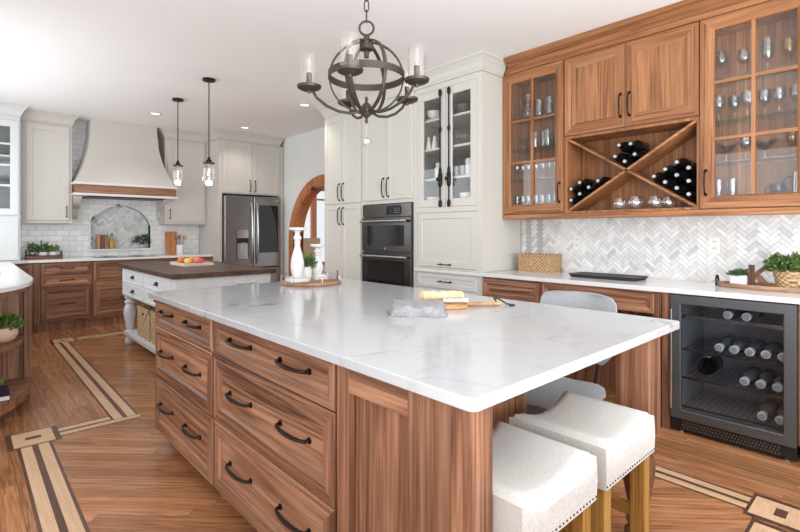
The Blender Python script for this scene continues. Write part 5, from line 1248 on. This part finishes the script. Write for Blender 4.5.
ux += [(base[0] - rb * 1.01, base[1] + 2.98 * rb), (base[0] + rb * 1.01, base[1] + 2.98 * rb)]
for i, (y_, z) in enumerate(ux):
    bottle(3.957, y_, z, 'dark wine bottle in the top V of the rack, ' + ['lower right', 'lowest at the crossing', 'lower left', 'upper right', 'upper left'][i], 'bottles in the rack')
# drink cooler contents
m_greyb = plain('grey_green_bottle', srgb(104, 110, 112), .25, spec=.5); m_wcap = plain('white_cap', srgb(232, 232, 230), .4)
b2 = make_bottle(m_greyb, m_wcap, 1.0, True); f2 = [True]
for y_, z, lab in ((.79, .768, 'bottle on the top shelf of the drink cooler, left one'), (.695, .768, 'bottle on the top shelf of the drink cooler, right one'),
                   (.835, .560, 'bottle on the second shelf of the drink cooler, leftmost of five'), (.757, .560, 'bottle on the second shelf of the drink cooler, second from left'), (.679, .560, 'bottle on the second shelf of the drink cooler, third from left'), (.601, .560, 'bottle on the second shelf of the drink cooler, fourth from left'), (.523, .560, 'bottle on the second shelf of the drink cooler, rightmost of five'),
                   (.705, .380, 'bottle on the third shelf of the drink cooler, leftmost of three'), (.626, .380, 'bottle on the third shelf of the drink cooler, middle of three'), (.547, .380, 'bottle on the third shelf of the drink cooler, rightmost of three'),
                   (.62, .195, 'bottle on the floor of the drink cooler, left one'), (.535, .195, 'bottle on the floor of the drink cooler, right one')):
    if f2[0]: f2[0] = False; o = b2; o.location = (3.74, y_, z)
    else: o = copy_tree(b2, (3.74, y_, z))
    o['label'] = 'white capped ' + lab; o['group'] = 'bottles in the drink cooler'
t = thing('large_bottle', 'large dark bottle with striped paper label lying in the drink cooler', 'bottle', (3.70, .92, .405))
MX = Matrix(((0, 0, -1, 3.72), (1, 0, 0, .925), (0, 1, 0, .408), (0, 0, 0, 1)))
MB(MX).lathe([(.001, 0), (.05, .001), (.055, .01), (.055, .17), (.045, .21), (.02, .25), (.018, .29), (.001, .29)], (0, 0, 0), 22).build('body', [m_bottle], t, smooth=True)
mb = MB(MX)
for k in range(6):
    a0 = R(-20 + 22 * k); mb.prism([(.0556 * math.cos(a0), .0556 * math.sin(a0), .10), (.0556 * math.cos(a0 + .22), .0556 * math.sin(a0 + .22), .10), (.0556 * math.cos(a0 + .22), .0556 * math.sin(a0 + .22), .165), (.0556 * math.cos(a0), .0556 * math.sin(a0), .165)], (.001 * math.cos(a0), .001 * math.sin(a0), 0))
mb.build('label', [m_label], t)

# ------------------------------------------------------------------ hutch contents
def bowl(name, x, y_, z, r, h, mat, label, cat='bowl'):
    return tag(MB().lathe([(.001, .001), (r * .45, .001), (r * .5, .008), (r * .85, h * .5), (r, h), (r * .95, h), (r * .8, h * .5), (.001, .014)], (x, y_, z), 24).build(name, [mat], smooth=True), label, cat)
bowl('plate', 3.525, 3.31, 2.3855, .098, .015, m_white_gl, 'white plate under the bowl on the top shelf of the cream hutch', 'plate')
bowl('serving_bowl', 3.52, 3.31, 2.401, .085, .085, m_white_gl, 'white serving bowl on the top shelf of the cream hutch')
bowl('dark_bowl', 3.53, 2.93, 2.3855, .10, .09, plain('smoke_glaze', srgb(92, 94, 92), .3), 'dark grey bowl on the top shelf behind the right hutch door')
for i, y_ in enumerate((3.345, 3.262)):
    t = thing('salt_shaker', ['tall white shaker on the second shelf of the hutch, left one', 'tall white shaker on the second shelf of the hutch, right one'][i], 'shaker', (3.47, y_, 2.0955))
    MB().lathe([(.001, .001), (.03, .001), (.032, .02), (.024, .07), (.016, .10), (.001, .10)], (3.47, y_, 2.0955), 16).build('body', [m_white_gl], t, smooth=True)
    MB().lathe([(.017, .1005), (.019, .115), (.012, .135), (.001, .14)], (3.47, y_, 2.0955), 14).build('cap', [m_white_gl], t, smooth=True)
bowl('glass_bowl', 3.53, 2.92, 2.0955, .10, .09, m_gw, 'clear glass bowl on the second shelf behind the right hutch door')
for i, y_ in enumerate((2.985, 2.905)):
    t = thing('glass_mug', ['clear glass mug on the third shelf of the hutch, left one', 'clear glass mug on the third shelf of the hutch, next to the canister'][i], 'mug', (3.48, y_, 1.8005))
    MB().lathe([(.001, .001), (.03, .001), (.034, .10), (.032, .10), (.028, .012), (.001, .01)], (3.48, y_, 1.8005), 16).build('body', [m_gw], t, smooth=True)
    MB().tube([(3.46, y_ + .024, 1.88), (3.45, y_ + .04, 1.87), (3.45, y_ + .038, 1.84), (3.46, y_ + .024, 1.82)], .005, 6).build('handle', [m_gw], t, smooth=True)
tag(MB().lathe([(.001, .001), (.045, .001), (.048, .005), (.048, .15), (.04, .16), (.001, .165)], (3.49, 2.825, 1.8005), 20).build('canister', [m_white_gl], smooth=True), 'white canister on the third shelf behind the right hutch door', 'canister')
tag(MB().lathe([(.001, .001), (.04, .001), (.042, .005), (.042, .11), (.03, .12), (.03, .16), (.001, .165)], (3.50, 3.235, 1.8005), 20).build('canister', [m_white_gl], smooth=True), 'white canister on the third shelf behind the left hutch door', 'canister')
bowl('serving_bowl', 3.51, 3.30, 1.5005, .09, .12, m_white_gl, 'white bowl on the floor of the hutch behind the left door')
bowl('serving_bowl', 3.51, 2.86, 1.5005, .09, .14, m_white_gl, 'white bowl on the floor of the hutch behind the right door')
m_slate = plain('slate_glaze', srgb(96, 102, 104), .35)
bowl('mixing_bowl', .36, 7.80, 1.4755, .12, .09, m_slate, 'grey bowl at the bottom of the corner hutch')
bowl('mixing_bowl', .36, 7.80, 1.8585, .12, .07, m_slate, 'grey bowl on the middle shelf of the corner hutch')
bowl('glass_bowl', .36, 7.80, 2.2185, .11, .08, m_gw, 'clear glass bowl on the top shelf of the corner hutch')

# ------------------------------------------------------------------ peninsula: sink, plant, book
t = thing('kitchen_sink', 'white undermount sink let into the left counter', 'sink', (.05, 5.7, .915))
MB().prism([(x, y_, .9152) for x, y_ in slab_pts(-.12, 5.25, .25, 6.05, .05)], (0, 0, .0012)).build('basin', [m_steel], t)
t = thing('kitchen_faucet', 'brushed steel gooseneck faucet behind the left sink', 'faucet', (-.16, 5.65, .9155))
MB().tube([(-.17, 5.65, .9155), (-.17, 5.65, 1.2), (-.15, 5.65, 1.27), (-.09, 5.65, 1.30), (-.03, 5.65, 1.27), (-.01, 5.65, 1.2)], .012, 10).build('spout', [m_steel2], t, smooth=True)
pot_plant('potted_plant', 'leafy green plant in a blush clay pot on the rounded peninsula shelf', (.215, 4.42, .4905), [(.045, 0), (.07, .02), (.085, .055), (.08, .09), (.07, .105)], .095, 120, .06, m_terra, [m_leaf2, m_leaf, m_leaf], hz=.85, narrow=.45)
t = thing('book', 'dark navy book lying on the bottom peninsula shelf', 'book', (.16, 4.18, .1655))
mk = plain('navy_cover', srgb(30, 34, 56), .5)
MB().box(.02, 4.06, .1655, .235, 4.34, .169).box(.02, 4.06, .196, .235, 4.34, .1995).box(.02, 4.06, .169, .023, 4.34, .196).build('cover', [mk], t)
MB().box(.023, 4.064, .169, .23, 4.336, .196).build('pages', [m_label], t)
pot_plant('succulent', 'small green succulent in a white pot on top of the navy book', (.14, 4.21, .2), [(.03, 0), (.036, .02), (.036, .05)], .05, 60, .05, m_white_gl, [m_leaf2], hz=.9)

# ------------------------------------------------------------------ dining room seen through the arch
t = thing('dining_chair', 'tan upholstered dining chair beyond the arched opening', 'chair', (5.15, 8.05, 0))
mt = linen('tan_fabric', srgb(204, 176, 146), srgb(226, 202, 176))
MB().box(4.90, 7.85, .40, 5.38, 8.30, .50).build('seat', [mt], t, bevel=.02); MB().box(4.90, 8.24, .50, 5.38, 8.32, 1.14).build('backrest', [mt], t, bevel=.02)
for x in (4.93, 5.35):
    for y_ in (7.88, 8.27): MB().box(x - .02, y_ - .02, 0, x + .02, y_ + .02, .40).build('leg', [W('orange', 'Z', 'X', .2)], t)
#@@END
